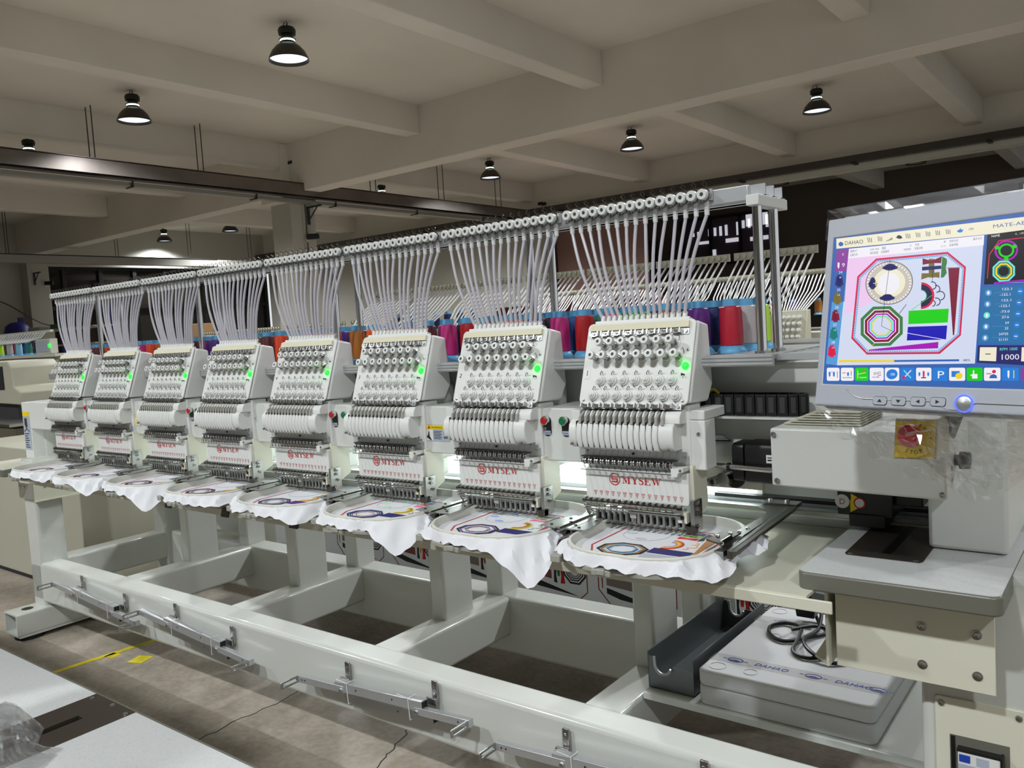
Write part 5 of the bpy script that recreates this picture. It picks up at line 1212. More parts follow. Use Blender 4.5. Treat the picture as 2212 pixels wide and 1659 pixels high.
# clear wrapping film over the monitor edge and hanging below it
def film(name, lb, P0_, U_, V_, nu, nv, amp, sd, edge=None):
    rnd = random.Random(sd); ph = [(rnd.uniform(2, 9), rnd.uniform(2, 9), rnd.uniform(0, 6.3), rnd.uniform(.4, 1)) for _ in range(7)]
    N_ = Vector(U_).cross(Vector(V_)).normalized(); g = G(); 
    for i in range(nu+1):
        for j in range(nv+1):
            u, v = i/nu, j/nv
            vv = v*(edge(u) if edge else 1)
            d = sum(w_*abs(math.sin(a_*3*u+b_*2.5*vv+c_))*.9-.45*w_ for a_, b_, c_, w_ in ph)/4+rnd.uniform(-.15, .15)
            g.v.append(tuple(Vector(P0_)+Vector(U_)*u+Vector(V_)*vv+N_*(amp*d*min(1, v*4+.1))))
    for i in range(nu):
        for j in range(nv):
            a = i*(nv+1)+j; g.f.append(((a, a+nv+1, a+nv+2, a+1), 'clear_film'))
    return g
t = thing('plastic_film', 'clear crinkled plastic film hanging below the monitor around the stop button', 'plastic film', tuple(mp(.2, -.02, -.02)), 'clear plastic film')
def edge1(u): return 1.0 if u > .30 and u < .62 else (.35+2.1*u if u <= .30 else .80-.2*math.sin(u*9))
obj('film_sheet', film('a', '', mp(.0, .012, .004), MR*.40-Z*.0, Z*-.125+Vector((.02, .07, 0)), 44, 16, .026, 5, edge1), t)
obj('film_sheet', film('b', '', mp(.16, .008, -.05), MR*.30, Z*-.14+Vector((0, .05, 0)), 30, 12, .02, 9, lambda u: .7+.3*math.sin(u*7)), t)
t = thing('plastic_film', 'clear film stretched over the top edge of the monitor', 'plastic film', tuple(mp(.2, .32, -.02)), 'clear plastic film')
obj('film_sheet', film('c', '', mp(-.004, .336, -.004), MR*.45, -MU*.05, 30, 4, .003, 12), t)
obj('film_sheet', film('d', '', mp(-.004, .338, -.004), MR*.45, MN*-.04-MU*.01, 30, 3, .003, 13), t)

# ================================================================ SUPPORT BARS HUNG ON THE FRONT BEAM
def support_bar(x0, z0, tilt, lb, flip=False):
    t = thing('support_bar', lb, 'support bar', (x0+.39, 1.62, z0), 'aluminium support bars tied to the front beam')
    ex = Vector((1, 0, tilt)).normalized(); ez = Vector((-tilt, 0, 1)).normalized(); o = Vector((x0, 1.622, z0))
    q = lambda s, y, z: o+ex*s+Y*y+ez*z
    a, b = (.22, .60) if not flip else (.28, .66)
    obj('main_channel', G().obox(q((a+b)/2, 0, .012), (ex, Y, ez), ((b-a)/2, .014, .015), 'alu').obox(q(b+.001, 0, .012), (ex, Y, ez), (.0008, .011, .012), 'black'), t, bevel=.0012)
    obj('lower_channel', G().obox(q((a+b)/2+.04, 0, -.018), (ex, Y, ez), ((b-a)/2, .012, .013), 'brushed').obox(q(b+.041, 0, -.018), (ex, Y, ez), (.0008, .010, .011), 'black'), t, bevel=.0012)
    for s0, s1, z_ in ((.03, a+.04, .006), (b-.03, .78, -.004)):
        obj('side_arm', G().obox(q((s0+s1)/2, -.005, z_), (ex, Y, ez), ((s1-s0)/2, .010, .011), 'alu'), t, bevel=.001)
    for s, z_ in ((.03, .006), (.77, -.004)):
        loop_o = [q(s+.002, -.012-.034+p[0], z_+p[1]) for p in rrect(0, 0, .036, .011, .004, 3)]; loop_i = [q(s+.002, -.012-.036+p[0], z_+p[1]) for p in rrect(0, 0, .026, .005, .003, 3)]
        obj('slotted_bracket', G().ring(loop_o, loop_i, ex*.004, 'brushed'), t, bevel=.0008)
    for s in (a+.02, b+.02):
        g = G().obox(q(s, .028, .045), (X, Y, Z), (.010, .003, .032), 'steel').obox(q(s-.012, .022, .016), (X, Y, Z), (.020, .003, .010), 'steel')
        for dz in (.062, .038): g.lathe(q(s, .025, dz), -Y, [(.0042, 0), (.0035, .002), (0, .0022)], 'chrome', 10)
        obj('mounting_tab', g, t, bevel=.001)
    for s in (a+.06, b-.05):
        p = [q(s, y_, z_) for y_, z_ in ((-.016, .030), (.016, .030), (.016, -.034), (-.016, -.034))]
        obj('cable_tie', G().tube(p, .0016, 'plastic_white', 5, closed=True).tube([q(s, -.016, .030), q(s-.03, -.03, .045)], .0012, 'plastic_white', 4), t, label='white cable tie')
    g = G()
    for s, z_ in ((a+.03, .004), (b-.02, -.006)): g.lathe(q(s, -.014, z_), -Y, [(.0075, 0), (.0065, .006), (.003, .009), (0, .0095)], 'chrome', 14)
    for s, z_ in ((.055, .006), (.07, .006), (.74, -.004), (a+.1, .014), (b-.12, .014), (b-.1, -.018)): g.lathe(q(s, -.0155, z_), -Y, [(.0028, 0), (0, .0003)], 'black', 8)
    obj('bolt', g, t, smooth=True)
support_bar(-4.05, .292, -.060, 'leftmost aluminium support bar tied to the front beam, near the foot')
support_bar(-3.27, .292, -.062, 'second aluminium support bar from the left on the front beam')
support_bar(-2.255, .236, .062, 'third aluminium support bar from the left, below the middle heads')
support_bar(-1.42, .236, .062, 'rightmost aluminium support bar, cut by the bottom edge of the photo')

# ================================================================ ON THE STORAGE PLATE
t = thing('foam_box', 'large white foam box with blue printed tape lying under the table', 'foam box', (-.71, 2.14, .362))
obj('box_base', G().prism([(a, b, .3625) for a, b in rrect(-.71, 2.145, .215, .265, .02, 4)], (0, 0, .048), 'styro'), t, bevel=.003)
lid = obj('lid', G().prism([(a, b, .4115) for a, b in rrect(-.71, 2.145, .215, .265, .02, 4)], (0, 0, .042), 'styro'), t, bevel=.008, seg=3)
g = G()
for x, y, r in ((-.885, 1.92, .022), (-.80, 1.925, .018), (-.885, 2.37, .022), (-.83, 2.18, .016)): g.ring([(x+r*math.cos(k/20*6.2832), y+r*math.sin(k/20*6.2832), .4535) for k in range(20)], [(x+(r-.002)*math.cos(k/20*6.2832), y+(r-.002)*math.sin(k/20*6.2832), .4535) for k in range(20)], (0, 0, .0012), 'styro')
obj('moulded_ring', g, lid)
g = G()
for (y, xs) in ((1.975, ((-.86, 'm'), (-.775, 'D'), (-.66, 'm'), (-.575, 'D'), (-.51, 'm'))), (2.29, ((-.84, 'm'), (-.76, 'D'), (-.60, 'D')))):
    for x, kd in xs:
        ex = Vector((1, .0, 0)); ey = Vector((.0, 1, 0))
        if kd == 'D': text_faces(g, 'DAHAO', (x-.035, y-.008, .4542), ex, ey, .024, 'ink_blue', 'LEFT', 0, .25)
        else:
            E_ = lambda a_, b_: [(x+a_*math.cos(k/20*6.2832), y+b_*math.sin(k/20*6.2832), .4540) for k in range(20)]
            g.ring(E_(.021, .0125), E_(.018, .0105), (0, 0, .0003), 'ink_blue')
            for q in range(5): g.box((x-.015+.004*q, y-.006+.002*(q % 3), .4540), (x+.002+.003*q, y-.004+.002*(q % 3), .4543), 'ink_blue')
            g.box((x+.024, y-.002, .454), (x+.034, y, .4543), 'ink_blue').box((x-.034, y, .454), (x-.024, y+.002, .4543), 'ink_blue')
obj('printed_tape', g, lid, label='blue printed lettering and marks')
obj('tape_film', G().box((-.924, 1.95, .4534), (-.496, 2.0, .4537), 'clear_film').box((-.924, 2.265, .4534), (-.496, 2.315, .4537), 'clear_film'), lid)
t = thing('cable_tray_box', 'open grey steel tray with a round notch, beside the foam box', 'tray', (-1.01, 2.1, .362))
g = G().box((-1.078, 1.90, .363), (-.945, 2.40, .366), 'tray_grey').box((-1.078, 1.90, .363), (-1.075, 2.40, .462), 'tray_grey').box((-.948, 1.90, .363), (-.945, 2.40, .462), 'tray_grey')
def endp(y_):
    pts = [(-1.078, .363), (-.945, .363), (-.945, .428), (-1.005, .430)]
    pts += [(-1.032+.024*math.cos(math.radians(-10-17*k)), .432+.026*math.sin(math.radians(-10-17*k))) for k in range(10)]+[(-1.066, .450), (-1.078, .450)]
    return [(a_, y_, b_) for a_, b_ in pts]
g.prism(endp(1.90), (0, .003, 0), 'tray_grey').prism(endp(2.397), (0, .003, 0), 'tray_grey')
obj('tray_body', g, t)
for y_ in (1.898, 2.395):
    obj('edge_trim', G().tube([(-1.057, y_, .452)]+[(-1.032+.024*math.cos(math.radians(190+17*k)), y_, .432+.026*math.sin(math.radians(190+17*k))) for k in range(10)], .004, 'alu', 6), t, smooth=True, label='pale rubber edge trim')
def cord(lb, pts, r, m_='black'):
    # smooth the hand-set points with a Catmull-Rom pass
    P_ = [Vector(p) for p in pts]; out = []
    for i in range(len(P_)-1):
        p0, p1, p2, p3 = P_[max(i-1, 0)], P_[i], P_[i+1], P_[min(i+2, len(P_)-1)]
        for k in range(8):
            u = k/8; out.append(.5*((2*p1)+(p2-p0)*u+(2*p0-5*p1+4*p2-p3)*u*u+(3*p1-p0-3*p2+p3)*u**3))
    out.append(P_[-1]); return G().tube(out, r, m_, 8)
t = thing('power_cord', 'black power cord with a plug looped over the foam box', 'power cord', (-.60, 2.15, .456))
zc = .4605
obj('cord', cord('', [(-.78, 2.36, .62), (-.79, 2.37, .52), (-.76, 2.33, zc), (-.71, 2.26, zc), (-.74, 2.20, zc), (-.79, 2.14, zc), (-.84, 2.17, zc), (-.86, 2.23, zc), (-.83, 2.27, zc), (-.78, 2.24, zc+.008), (-.76, 2.17, zc+.008), (-.75, 2.09, zc), (-.71, 2.06, zc), (-.67, 2.09, zc), (-.66, 2.16, zc)], .0052), t, smooth=True)
obj('second_loop', cord('', [(-.75, 2.34, .50), (-.73, 2.24, zc+.012), (-.74, 2.15, zc+.012), (-.70, 2.08, zc+.010), (-.64, 2.06, zc), (-.60, 2.12, zc), (-.62, 2.22, zc), (-.68, 2.26, zc), (-.74, 2.25, zc+.014), (-.79, 2.20, zc+.012)], .0052), t, smooth=True)
obj('plug', G().prism([(-.815, 2.31, .470), (-.765, 2.31, .470), (-.760, 2.31, .505), (-.79, 2.31, .520), (-.82, 2.31, .505)], (0, .035, 0), 'black').box((-.80, 2.31, .510), (-.77, 2.35, .56), 'dark_grey').tube([(-.79, 2.33, .55), (-.80, 2.34, .60), (-.81, 2.35, .66)], .004, 'yellow'), t, bevel=.002)

# ================================================================ FLOOR MARKS
g = G()
def strip(g, pts, w_, m_, z_=.0015):
    for i in range(len(pts)-1):
        a, b = Vector(pts[i]+(0,)), Vector(pts[i+1]+(0,)); d = (b-a).normalized(); n_ = Vector((-d.y, d.x, 0))*w_/2
        g.prism([a+n_+Z*z_*.2, b+n_+Z*z_*.2, b-n_+Z*z_*.2, a-n_+Z*z_*.2], Z*z_, m_)
strip(g, [(-3.71, 1.44), (-3.70, 1.58), (-3.685, 1.74), (-3.66, 1.95)], .032, 'yellow_tape')
strip(g, [(-3.69, 1.68), (-3.64, 1.69)], .05, 'yellow_tape')
strip(g, [(-3.54, 1.715), (-3.47, 1.74)], .075, 'yellow_tape')
tag(centre(obj('floor_tape', g)), 'strips of worn yellow tape stuck on the concrete floor', 'tape')
def crack(pts, lb, m_='ink'):
    g = G(); rnd = random.Random(len(pts)); q = []
    for i in range(len(pts)-1):
        for k in range(6):
            u = k/6; q.append((pts[i][0]+(pts[i+1][0]-pts[i][0])*u+rnd.uniform(-.008, .008), pts[i][1]+(pts[i+1][1]-pts[i][1])*u+rnd.uniform(-.008, .008)))
    q.append(pts[-1]); strip(g, q, .004, m_, .0008)
    tag(centre(obj('floor_crack', g)), lb, 'crack', 'cracks in the floor')
crack([(-2.60, 1.44), (-2.61, 1.6), (-2.60, 1.78), (-2.62, 2.0)], 'straight joint crack crossing the floor in front of the frame')
crack([(-2.03, 1.92), (-1.98, 1.80), (-1.95, 1.70), (-1.85, 1.52)], 'jagged dark crack below the third support bar')
crack([(-2.02, 2.30), (-2.2, 2.2), (-2.28, 2.05)], 'dark crack seen through the frame opening')

# ================================================================ FOREGROUND TABLE
t = thing('foreground_table', 'white speckled work table in the bottom left foreground with a dark plate', 'table', (-1.2, .2, 0))
g = G().box((-3.2, -.35, .765), (-1.367, .597, .80), 'laminate').box((-1.2405, -.35, .765), (.2, .597, .80), 'laminate')
obj('table_top', g, t)
obj('table_edge', G().box((-3.2, .5972, .764), (.2, .600, .8005), 'edge_band'), t)
# steel insert with a slot
zt = .8005; xl, xr = -1.367, -1.2405
sl = rrect(-1.303, .40, .0085, .085, .008, 4)
g = G().box((xl, -.35, .792), (-1.3115, .597, zt), 'plate_steel').box((-1.2945, -.35, .792), (xr, .597, zt), 'plate_steel').box((-1.3115, .542, .792), (-1.2945, .597, zt), 'plate_steel').box((-1.3115, -.35, .792), (-1.2945, .20, zt), 'plate_steel').box((xl, .1, .765), (xr, .597, .770), 'black')
obj('slot_plate', g, t, label='dark bronze steel plate with a long slot')
g = G()
for x, y in ((-1.357, .585), (-1.25, .585), (-1.30, .590)): g.lathe((x, y, zt), Z, [(.004, 0), (.0035, .0012), (0, .0014)], 'chrome', 12)
obj('screw', g, t)
for x in (-3.0, 0.0):
    obj('leg', G().box((x-.03, -.3, 0), (x+.03, -.24, .765), 'frame_white'), t)
    obj('leg', G().box((x-.03, .40, 0), (x+.03, .46, .765), 'frame_white'), t)
def crumple(P0_, U_, V_, nu, nv, amp, sd):
    g = film('x', '', P0_, U_, V_, nu, nv, amp, sd); return g
t = thing('plastic_bag', 'crumpled clear plastic bag lying on the foreground table', 'plastic bag', (-1.28, .40, .80))
rnd = random.Random(77); g = G(); nu, nv = 26, 22
for i in range(nu+1):
    for j in range(nv+1):
        u, v = i/nu, j/nv
        x = -1.47+.25*u+.03*v*math.sin(v*3)-.008*rnd.random()+.04*(1-v)*u; y = .345+(.150-.02*u)*v+.012*math.sin(u*13)
        e = min(u, 1-u, v, 1-v)*4; e = min(1, e)
        h = e*(.026+.016*math.sin(u*7+v*5)+.012*math.sin(u*17-v*9+1)+.010*rnd.random())
        g.v.append((x, y, .803+max(0, h)))
for i in range(nu):
    for j in range(nv):
        a = i*(nv+1)+j; g.f.append(((a, a+nv+1, a+nv+2, a+1), 'bag_film'))
obj('bag_sheet', g, t)
g2 = G()
for p in g.v: g2.v.append((p[0]*.96-.035, p[1]*.9+.035, .8015+(p[2]-.80)*.55))
g2.f = list(g.f); obj('bag_sheet', g2, t)

# ================================================================ SAMPLE BANNER BEHIND THE FRAME
t = thing('sample_banner', 'white cloth printed with stitched sample designs hanging behind the frame', 'banner', (-2.3, 2.75, .1))
obj('banner_cloth', G().box((-3.9, 2.755, 0), (-.7, 2.762, .62), 'cloth'), t)
yb = 2.7545
for k in range(7):
    x0 = -3.37+.4*k+(0 if k < 5 else .0); g = G()
    def q(pts, m_): g.prism([(x0+a, yb, b) for a, b in pts], (0, -.0006, 0), m_)
    rc = colmat((.55, .22, .18), .7)
    bo = [(0, .56), (0, .275), (.055, .215), (.305, .215), (.345, .25), (.345, .56)]
    for i in range(5):
        a, b = bo[i], bo[i+1]; d = Vector((b[0]-a[0], b[1]-a[1])).normalized()*.0022
        q([(a[0]-d.y, a[1]+d.x), (b[0]-d.y, b[1]+d.x), (b[0]+d.y, b[1]-d.x), (a[0]+d.y, a[1]-d.x)], rc)
    gr = [colmat((.42, .43, .46), .7), colmat((.50, .45, .43), .7), colmat((.27, .37, .38), .7), colmat((.50, .26, .24), .7)]
    q([(.035, .395), (.165, .385), (.165, .335), (.035, .345)], gr[(k*2) % 4]); q([(.038, .333), (.168, .322), (.168, .285), (.038, .296)], gr[(k*2+1) % 4])
    q([(.038, .285), (.30, .228), (.10, .245), (.038, .262)], 'ink')
    q([(.008, .55), (.03, .55), (.02, .28), (.016, .28)], colmat((.20, .50, .52), .7) if k % 2 else colmat((.62, .25, .22), .7))
    c0 = (.285, .335)
    for r0, r1 in ((.060, .052), (.046, .041), (.036, .032), (.027, .024)):
        O_ = lambda r_: [(x0+c0[0]+r_*math.cos(math.radians(22.5+45*i)), yb, c0[1]+r_*1.05*math.sin(math.radians(22.5+45*i))) for i in range(8)]
        g.ring(O_(r0), O_(r1), (0, -.0006, 0), 'ink')
    A_ = [math.radians(8+165*i/12) for i in range(13)]
    for r0, r1, m_ in ((.036, .024, 'ink'), (.024, .016, colmat((.30, .28, .45), .7))):
        q([(.205+r0*math.cos(a), .385+r0*math.sin(a)) for a in A_]+[(.205+r1*math.cos(a), .385+r1*math.sin(a)) for a in A_[::-1]], m_)
    for dx in (-.02, 0, .02): g.tube([(x0+.205+dx+.012*math.cos(math.radians(20*i)), yb-.001, .430+.012*math.sin(math.radians(20*i))) for i in range(10)], .0012, 'ink', 4)
    q([(.185, .36), (.205, .352), (.225, .36), (.215, .345), (.21, .30), (.20, .30), (.195, .345)], colmat([(.10, .45, .25), (.85, .6, .15), (.65, .15, .15)][k % 3], .7))
    q([(.182, .335), (.195, .33), (.192, .30), (.197, .27), (.18, .272)], 'ink'); q([(.228, .335), (.215, .33), (.218, .30), (.213, .27), (.236, .272)], 'red')
    if k >= 5:
        g.cyl((x0+.10, yb, .475), (x0+.10, yb-.0008, .475), .06, colmat((.55, .14, .16), .7), 24)
    obj('sample_design', g, t)

# ================================================================ BACKGROUND MACHINES
def bg_tubes(x, y, zr, n, sp_, dy, dz, lb, s=1.0):
    g = G().box((x-sp_*(n)-.0, y-.004, zr-.018*s), (x+sp_*.3, y+.004, zr+.018*s), 'far_beige')
    for k in range(n):
        xx = x-sp_*k-sp_*.4; g.lathe((xx, y-.004, zr), -Y, [(.012*s, 0), (.012*s, .012), (.005*s, .013)], 'far_beige', 8)
    for k in range(n):
        xx = x-sp_*k-sp_*.4; g.tube([(xx, y, zr-.02), (xx*.985+.015*x-.0, y-dy*.5, zr-.02-dz*.48), (x-sp_*n/2+(xx-(x-sp_*n/2))*.62, y-dy, zr-.02-dz)], .0048*s, 'tube_end', 5)
    tag(centre(obj('background_tubes', g)), lb, 'thread tubes', 'thread tubes of the machines behind')
def bg_head(x, y, z, lb, s=1.0, cat=''):
    t = thing('background_station', lb, 'embroidery head', (x, y, z), 'embroidery heads of the machines behind')
    g = G().prism([(x-.125*s, y+a*s, z+b*s) for a, b in ((-.02, 0), (.05, .20), (.11, .20), (.11, 0))], (.25*s, 0, 0), 'far_beige').box((x-.11*s, y, z-.24*s), (x+.11*s, y+.08*s, z), 'far_white')
    obj('housing', g, t, bevel=.005*s)
    g = G()
    for r in range(4):
        for k in range(6): g.cyl((x-.095*s+.035*s*k, y+(-.02+.0625*(r+.5)/4*1.0)*s, z+.02*s+.043*s*r), (x-.095*s+.035*s*k, y+(-.045+.07*(r)/4)*s, z+.03*s+.043*s*r), .011*s, 'plastic_white', 8)
    obj('tension_knobs', g, t, smooth=True)
    return t

xr = -1.19
for k in range(7):
    bg_tubes(xr-.415*k, 3.8, 1.615, 12, .032, .36, .26, 'beige thread tube group of the second machine, %s from the right' % ['first', 'second', 'third', 'fourth', 'fifth', 'sixth', 'seventh'][k])
    bg_head(xr-.20-.415*k, 3.40, 1.13, 'beige head of the second machine, %s from the right, mostly hidden' % ['first', 'second', 'third', 'fourth', 'fifth', 'sixth', 'seventh'][k])
for k in range(6):
    bg_tubes(-1.75-.42*k, 5.9, 1.60, 15, .027, .30, .24, 'white thread tube group of the third machine, %s from the right' % ['first', 'second', 'third', 'fourth', 'fifth', 'sixth'][k], 1.0)
    bg_head(-1.93-.42*k, 5.5, 1.14, 'white head of the third machine, %s from the right' % ['first', 'second', 'third', 'fourth', 'fifth', 'sixth'][k], 1.0)
for k in range(7):
    bg_tubes(-5.0-.5*k, 5.2, 1.47, 10, .042, .25, .20, 'white thread tube group of the far left machine row, %s from the right' % ['first', 'second', 'third', 'fourth', 'fifth', 'sixth', 'seventh'][k])
    bg_head(-5.22-.5*k, 4.9, 1.05, 'white head of the far left machine row, %s from the right' % ['first', 'second', 'third', 'fourth', 'fifth', 'sixth', 'seventh'][k])
for nm, x0, x1, y, z, lb in (('a', -4.1, -.9, 3.5, 1.05, 'white body of the second machine behind the rack'), ('b', -4.4, -.5, 5.6, 1.05, 'white body of the third machine in the dark bay'), ('c', -8.9, -5.0, 5.0, .98, 'white body of the machine row at far left')):
    t = thing('background_machine', lb, 'embroidery machine', ((x0+x1)/2, y+.2, 0), 'machines behind')
    obj('arm_beam', G().box((x0, y+.05, z-.1), (x1, y+.35, z+.14), 'far_white'), t, bevel=.01)
    obj('table_plate', G().box((x0, y-.3, .80), (x1, y+.3, .82), 'far_beige'), t)
    for xx in (x0+.1, (x0+x1)/2, x1-.1): obj('post', G().box((xx-.06, y+.05, 0), (xx+.06, y+.3, z-.1), 'far_white'), t)
    obj('cone_shelf', G().box((x0, y+.10, z+.141), (x1, y+.55, z+.155), 'steel'), t)
    for xx in (x0+.05, (x0+x1)/2-.3, x1-.05): obj('rack_post', G().cyl((xx, y+.30, z+.15), (xx, y+.30, {'a': 1.60, 'b': 1.59, 'c': 1.46}[nm]), .012, 'chrome', 8), t)
# navy and ochre cones behind
for k in range(9):
    t = make_cone(colmat(PAL['navy'] if k < 7 else PAL['ochre']), -4.25-.135*k, 5.0, 1.345, 1.25)
    t.name = 'thread_cone'; t['group'] = 'dark cones on the shelf behind'
    t['label'] = '%s thread cone on the shelf behind, %s from the right' % ('navy blue' if k < 7 else 'ochre', ['first', 'second', 'third', 'fourth', 'fifth', 'sixth', 'seventh', 'eighth', 'ninth'][k])
tag(centre(obj('shelf', G().box((-4.95, 4.9, 1.325), (-4.1, 5.15, 1.343), 'far_white').box((-4.94, 5.0, 0), (-4.90, 5.05, 1.33), 'far_white').box((-4.2, 5.0, 0), (-4.15, 5.05, 1.33), 'far_white').box((-5.5, 4.9, 1.325), (-4.95, 5.15, 1.343), 'far_white'))), 'pale shelf carrying the row of navy cones', 'shelf')
for x, y, z, c_, lb in ((-1.86, 5.95, 1.296, 'ochre', 'small ochre cone on the third machine, seen between the chrome posts and the monitor'), (-1.72, 5.95, 1.296, 'lime', 'small lime cone on the third machine beside the monitor edge'), (-2.02, 5.9, 1.296, 'violet', 'small violet cone on the third machine behind the chrome posts')):
    t = make_cone(colmat(PAL[c_]), x, y, z, .95); t['label'] = lb; t['group'] = 'cones on the machines behind'
# left background: small machine with cones and bench
t = thing('background_machine', 'small machine at the far left edge with a row of thread cones on top', 'embroidery machine', (-8.1, 3.3, 0), 'machines behind')
obj('cone_shelf', G().box((-9.2, 3.15, 1.330), (-7.35, 3.5, 1.355), 'far_white'), t)
obj('guide_rail', G().box((-9.2, 3.3, 1.550), (-7.75, 3.33, 1.570), 'far_white'), t)
g = G()
for k in range(22): g.tube([(-9.1+.06*k, 3.3, 1.555), (-9.14+.06*k, 3.27, 1.505), (-9.2+.055*k, 3.2, 1.470)], .006, 'tube_end', 5)
o = obj('thread_tubes', g, t); o['kind'] = 'stuff'
obj('body', G().box((-9.2, 3.2, 1.205), (-7.4, 3.5, 1.325), 'far_beige').box((-8.2, 3.1, 1.025), (-7.95, 3.4, 1.225), 'far_white').box((-7.95, 3.2, 1.045), (-7.85, 3.4, 1.205), 'black').box((-9.2, 3.3, 0), (-9.0, 3.5, 1.225), 'far_beige').box((-7.7, 3.3, 0), (-7.5, 3.5, 1.225), 'far_beige'), t)
obj('display', G().box((-7.72, 3.16, 1.360), (-7.44, 3.22, 1.485), 'far_white').box((-7.70, 3.155, 1.375), (-7.46, 3.162, 1.470), 'label_grey'), t)
obj('status_light', G().cyl((-7.44, 3.15, 1.425), (-7.44, 3.145, 1.425), .014, 'led', 10), t, label='green light')
lc = ['dark blue', 'black', 'grey', 'red', 'lime', 'black', 'grey', 'magenta', 'light blue', 'blue', 'teal', 'navy', 'grey']
for k in range(13):
    c_ = lc[k]; t = make_cone(colmat(PAL[c_] if c_ != 'dark blue' else (.35, .45, .65)), -9.12+.105*k, 3.24+.03*(k % 2), 1.356, 1.0)
    t['label'] = 'small %s cone on the far left machine, %s from the left edge' % (c_, ['first', 'second', 'third', 'fourth', 'fifth', 'sixth', 'seventh', 'eighth', 'ninth', 'tenth', 'eleventh', 'twelfth', 'thirteenth'][k]); t['group'] = 'cones on the far left machine'
t = thing('background_machine', 'pale machine tower cut by the left edge of the photo', 'embroidery machine', (-7.0, 2.7, 0), 'machines behind')
obj('tower', G().prism([(-7.6, 2.6, 1.0), (-6.72, 2.6, .985), (-6.70, 2.6, 1.08), (-6.82, 2.6, 1.12), (-6.83, 2.6, 1.27), (-6.90, 2.6, 1.315), (-7.6, 2.6, 1.32)], (0, .35, 0), 'far_beige'), t, bevel=.01)
obj('base', G().box((-7.6, 2.5, .0), (-6.6, 3.0, .82), 'far_beige').box((-7.5, 2.65, .82), (-6.9, 2.95, .99), 'dark_grey'), t)
obj('table_plate', G().box((-7.6, 2.35, .86), (-6.3, 3.0, .88), 'steel'), t)
obj('recess', G().box((-7.15, 2.595, 1.10), (-6.98, 2.602, 1.28), 'ink'), t)
t = thing('background_cabinet', 'pale grey cabinet side standing left of the machine leg', 'cabinet', (-5.9, 2.5, 0), 'machines behind')
obj('cabinet_body', G().box((-6.28, 2.05, .0), (-4.66, 3.2, .80), 'far_beige'), t, bevel=.006)
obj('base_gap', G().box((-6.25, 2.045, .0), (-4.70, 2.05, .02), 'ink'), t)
tag(centre(obj('white_cover', G().box((-7.42, 3.0, .97), (-6.95, 3.4, 1.18), 'far_white'), )), 'white boxy machine cover behind the far left head', 'machine cover')
g = G().lathe((-20.95, 8.2, 1.872), Z, [(.0, .26), (.14, .24), (.24, .16), (.28, .0)][::-1], 'helmet_blue', 20)
tag(centre(obj('blue_hat', g, smooth=True)), 'blue rounded hat on top of the far shelf at the left', 'hat')
t = thing('storage_shelf', 'grey storage shelf with blue posts against the far left column', 'shelf', (-19.4, 8.5, 0))
for z_ in (1.1, 1.5, 1.84): obj('shelf_board', G().box((-21.2, 7.9, z_), (-16.6, 8.5, z_+.03), 'far_beige'), t)
for x_ in (-21.35, -19.2, -17.0): obj('post', G().box((x_-.04, 8.4, 0), (x_+.04, 8.5, 2.25), 'helmet_blue'), t)
tag(centre(obj('shelf_bundle', G().box((-18.9, 8.05, 1.871), (-18.4, 8.3, 1.98), 'green'), bevel=.02)), 'green cloth bundle lying on the far shelf', 'bundle')
tag(centre(obj('shelf_bundle', G().box((-19.9, 8.0, 1.871), (-19.3, 8.4, 1.95), 'far_white'), bevel=.02)), 'white bundle lying on the far shelf', 'bundle')
tag(centre(obj('cardboard_box', G().box((-9.9, 5.9, 1.45), (-9.6, 6.1, 1.62), 'cardboard').box((-9.9, 5.9, 0), (-9.6, 6.2, 1.449), 'far_beige'), bevel=.004)), 'small brown cardboard box behind the seventh head', 'box')
t = thing('printed_carton', 'white carton with black brush writing behind the frame, left of centre', 'carton', (-3.6, 2.9, 0))
obj('carton_body', G().box((-4.35, 2.8, 0), (-3.95, 3.1, .36), 'far_white'), t, bevel=.003)
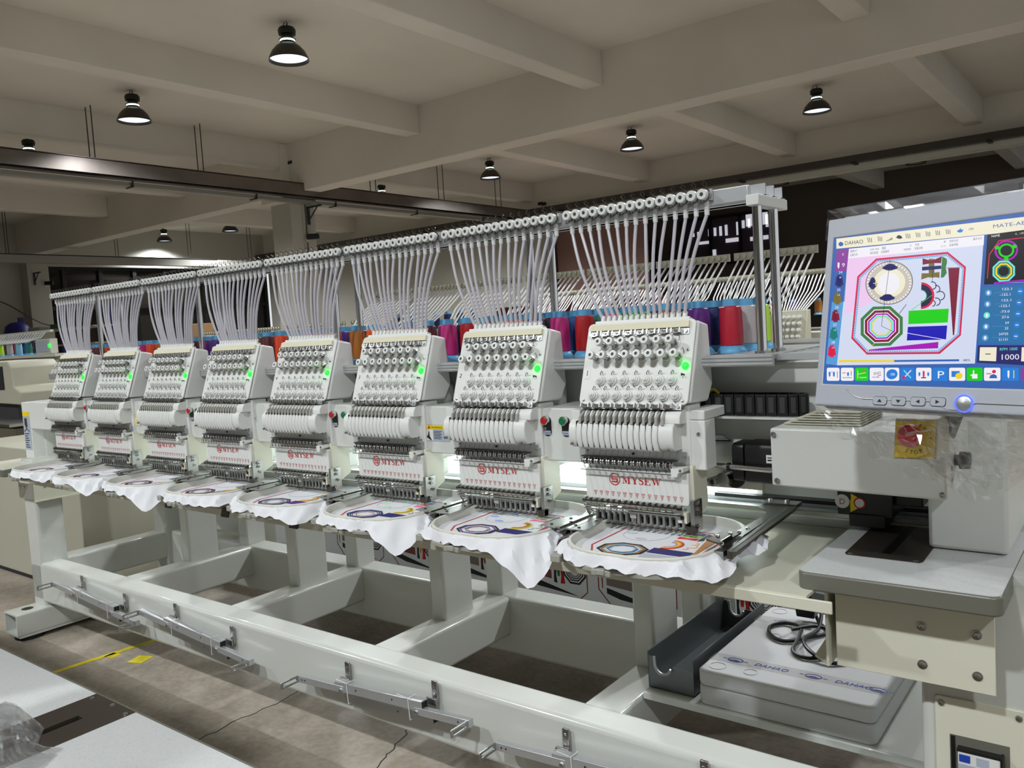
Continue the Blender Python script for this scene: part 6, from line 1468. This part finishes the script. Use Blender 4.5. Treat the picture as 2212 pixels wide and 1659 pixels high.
g = G(); text_faces(g, '上轻放', (-4.33, 2.799, .20), X, Z, .085, 'ink', 'LEFT', .0005); obj('carton_text', g, t, label='black brush characters')
obj('dark_tray', G().box((-4.36, 2.80, .362), (-4.05, 3.0, .42), 'black'), t)
tag(centre(obj('metal_stand', G().obox((-3.72, 2.85, .32), ((.97, 0, .25), Y, (-.25, 0, .97)), (.02, .02, .33), 'dark_grey').obox((-3.68, 2.85, .32), ((.97, 0, .25), Y, (-.25, 0, .97)), (.008, .018, .33), 'cream'))), 'leaning dark metal strip behind the frame', 'metal strip')
tag(centre(obj('floor_device', G().box((-2.98, 2.05, 0), (-2.72, 2.2, .035), 'black').box((-2.97, 2.03, .035), (-2.74, 2.12, .042), 'dark_grey'))), 'black flat device on the floor inside the frame', 'device')

# the machine facing this one, outside the view behind the foreground table; it shades the aisle floor
t = thing('facing_machine', 'white embroidery machine across the aisle, outside the view', 'embroidery machine', (-3.4, .1, 0), 'machines behind')
obj('arm_beam', G().box((-5.4, -.25, 1.0), (-1.7, .15, 1.25), 'far_white'), t, bevel=.01)
for k in range(9): obj('sewing_head', G().prism([(-5.3+.4*k, a, b) for a, b in ((.44, .92), (.44, 1.16), (.38, 1.36), (.30, 1.36), (.15, 1.2), (.15, .95))], (.28, 0, 0), 'far_white'), t, bevel=.01)
obj('thread_rail', G().box((-5.4, .30, 1.58), (-1.7, .34, 1.63), 'alu').box((-5.4, -.1, 1.25), (-5.36, .3, 1.6), 'alu').box((-1.74, -.1, 1.25), (-1.7, .3, 1.6), 'alu'), t)
for k in range(9):
    g = G()
    for q in range(15): g.tube([(-5.33+.4*k+.0252*q, .33, 1.6), (-5.27+.4*k+.0152*q, .36, 1.36)], .004, 'tube', 5)
    o = obj('thread_tubes', g, t)
obj('stand', G().box((-5.3, -.2, 0), (-5.2, .1, 1.0), 'far_white'), t); obj('stand', G().box((-3.5, -.2, .8), (-3.4, .1, 1.0), 'far_white'), t); obj('stand', G().box((-1.9, -.2, .801), (-1.8, .1, 1.0), 'far_white'), t)
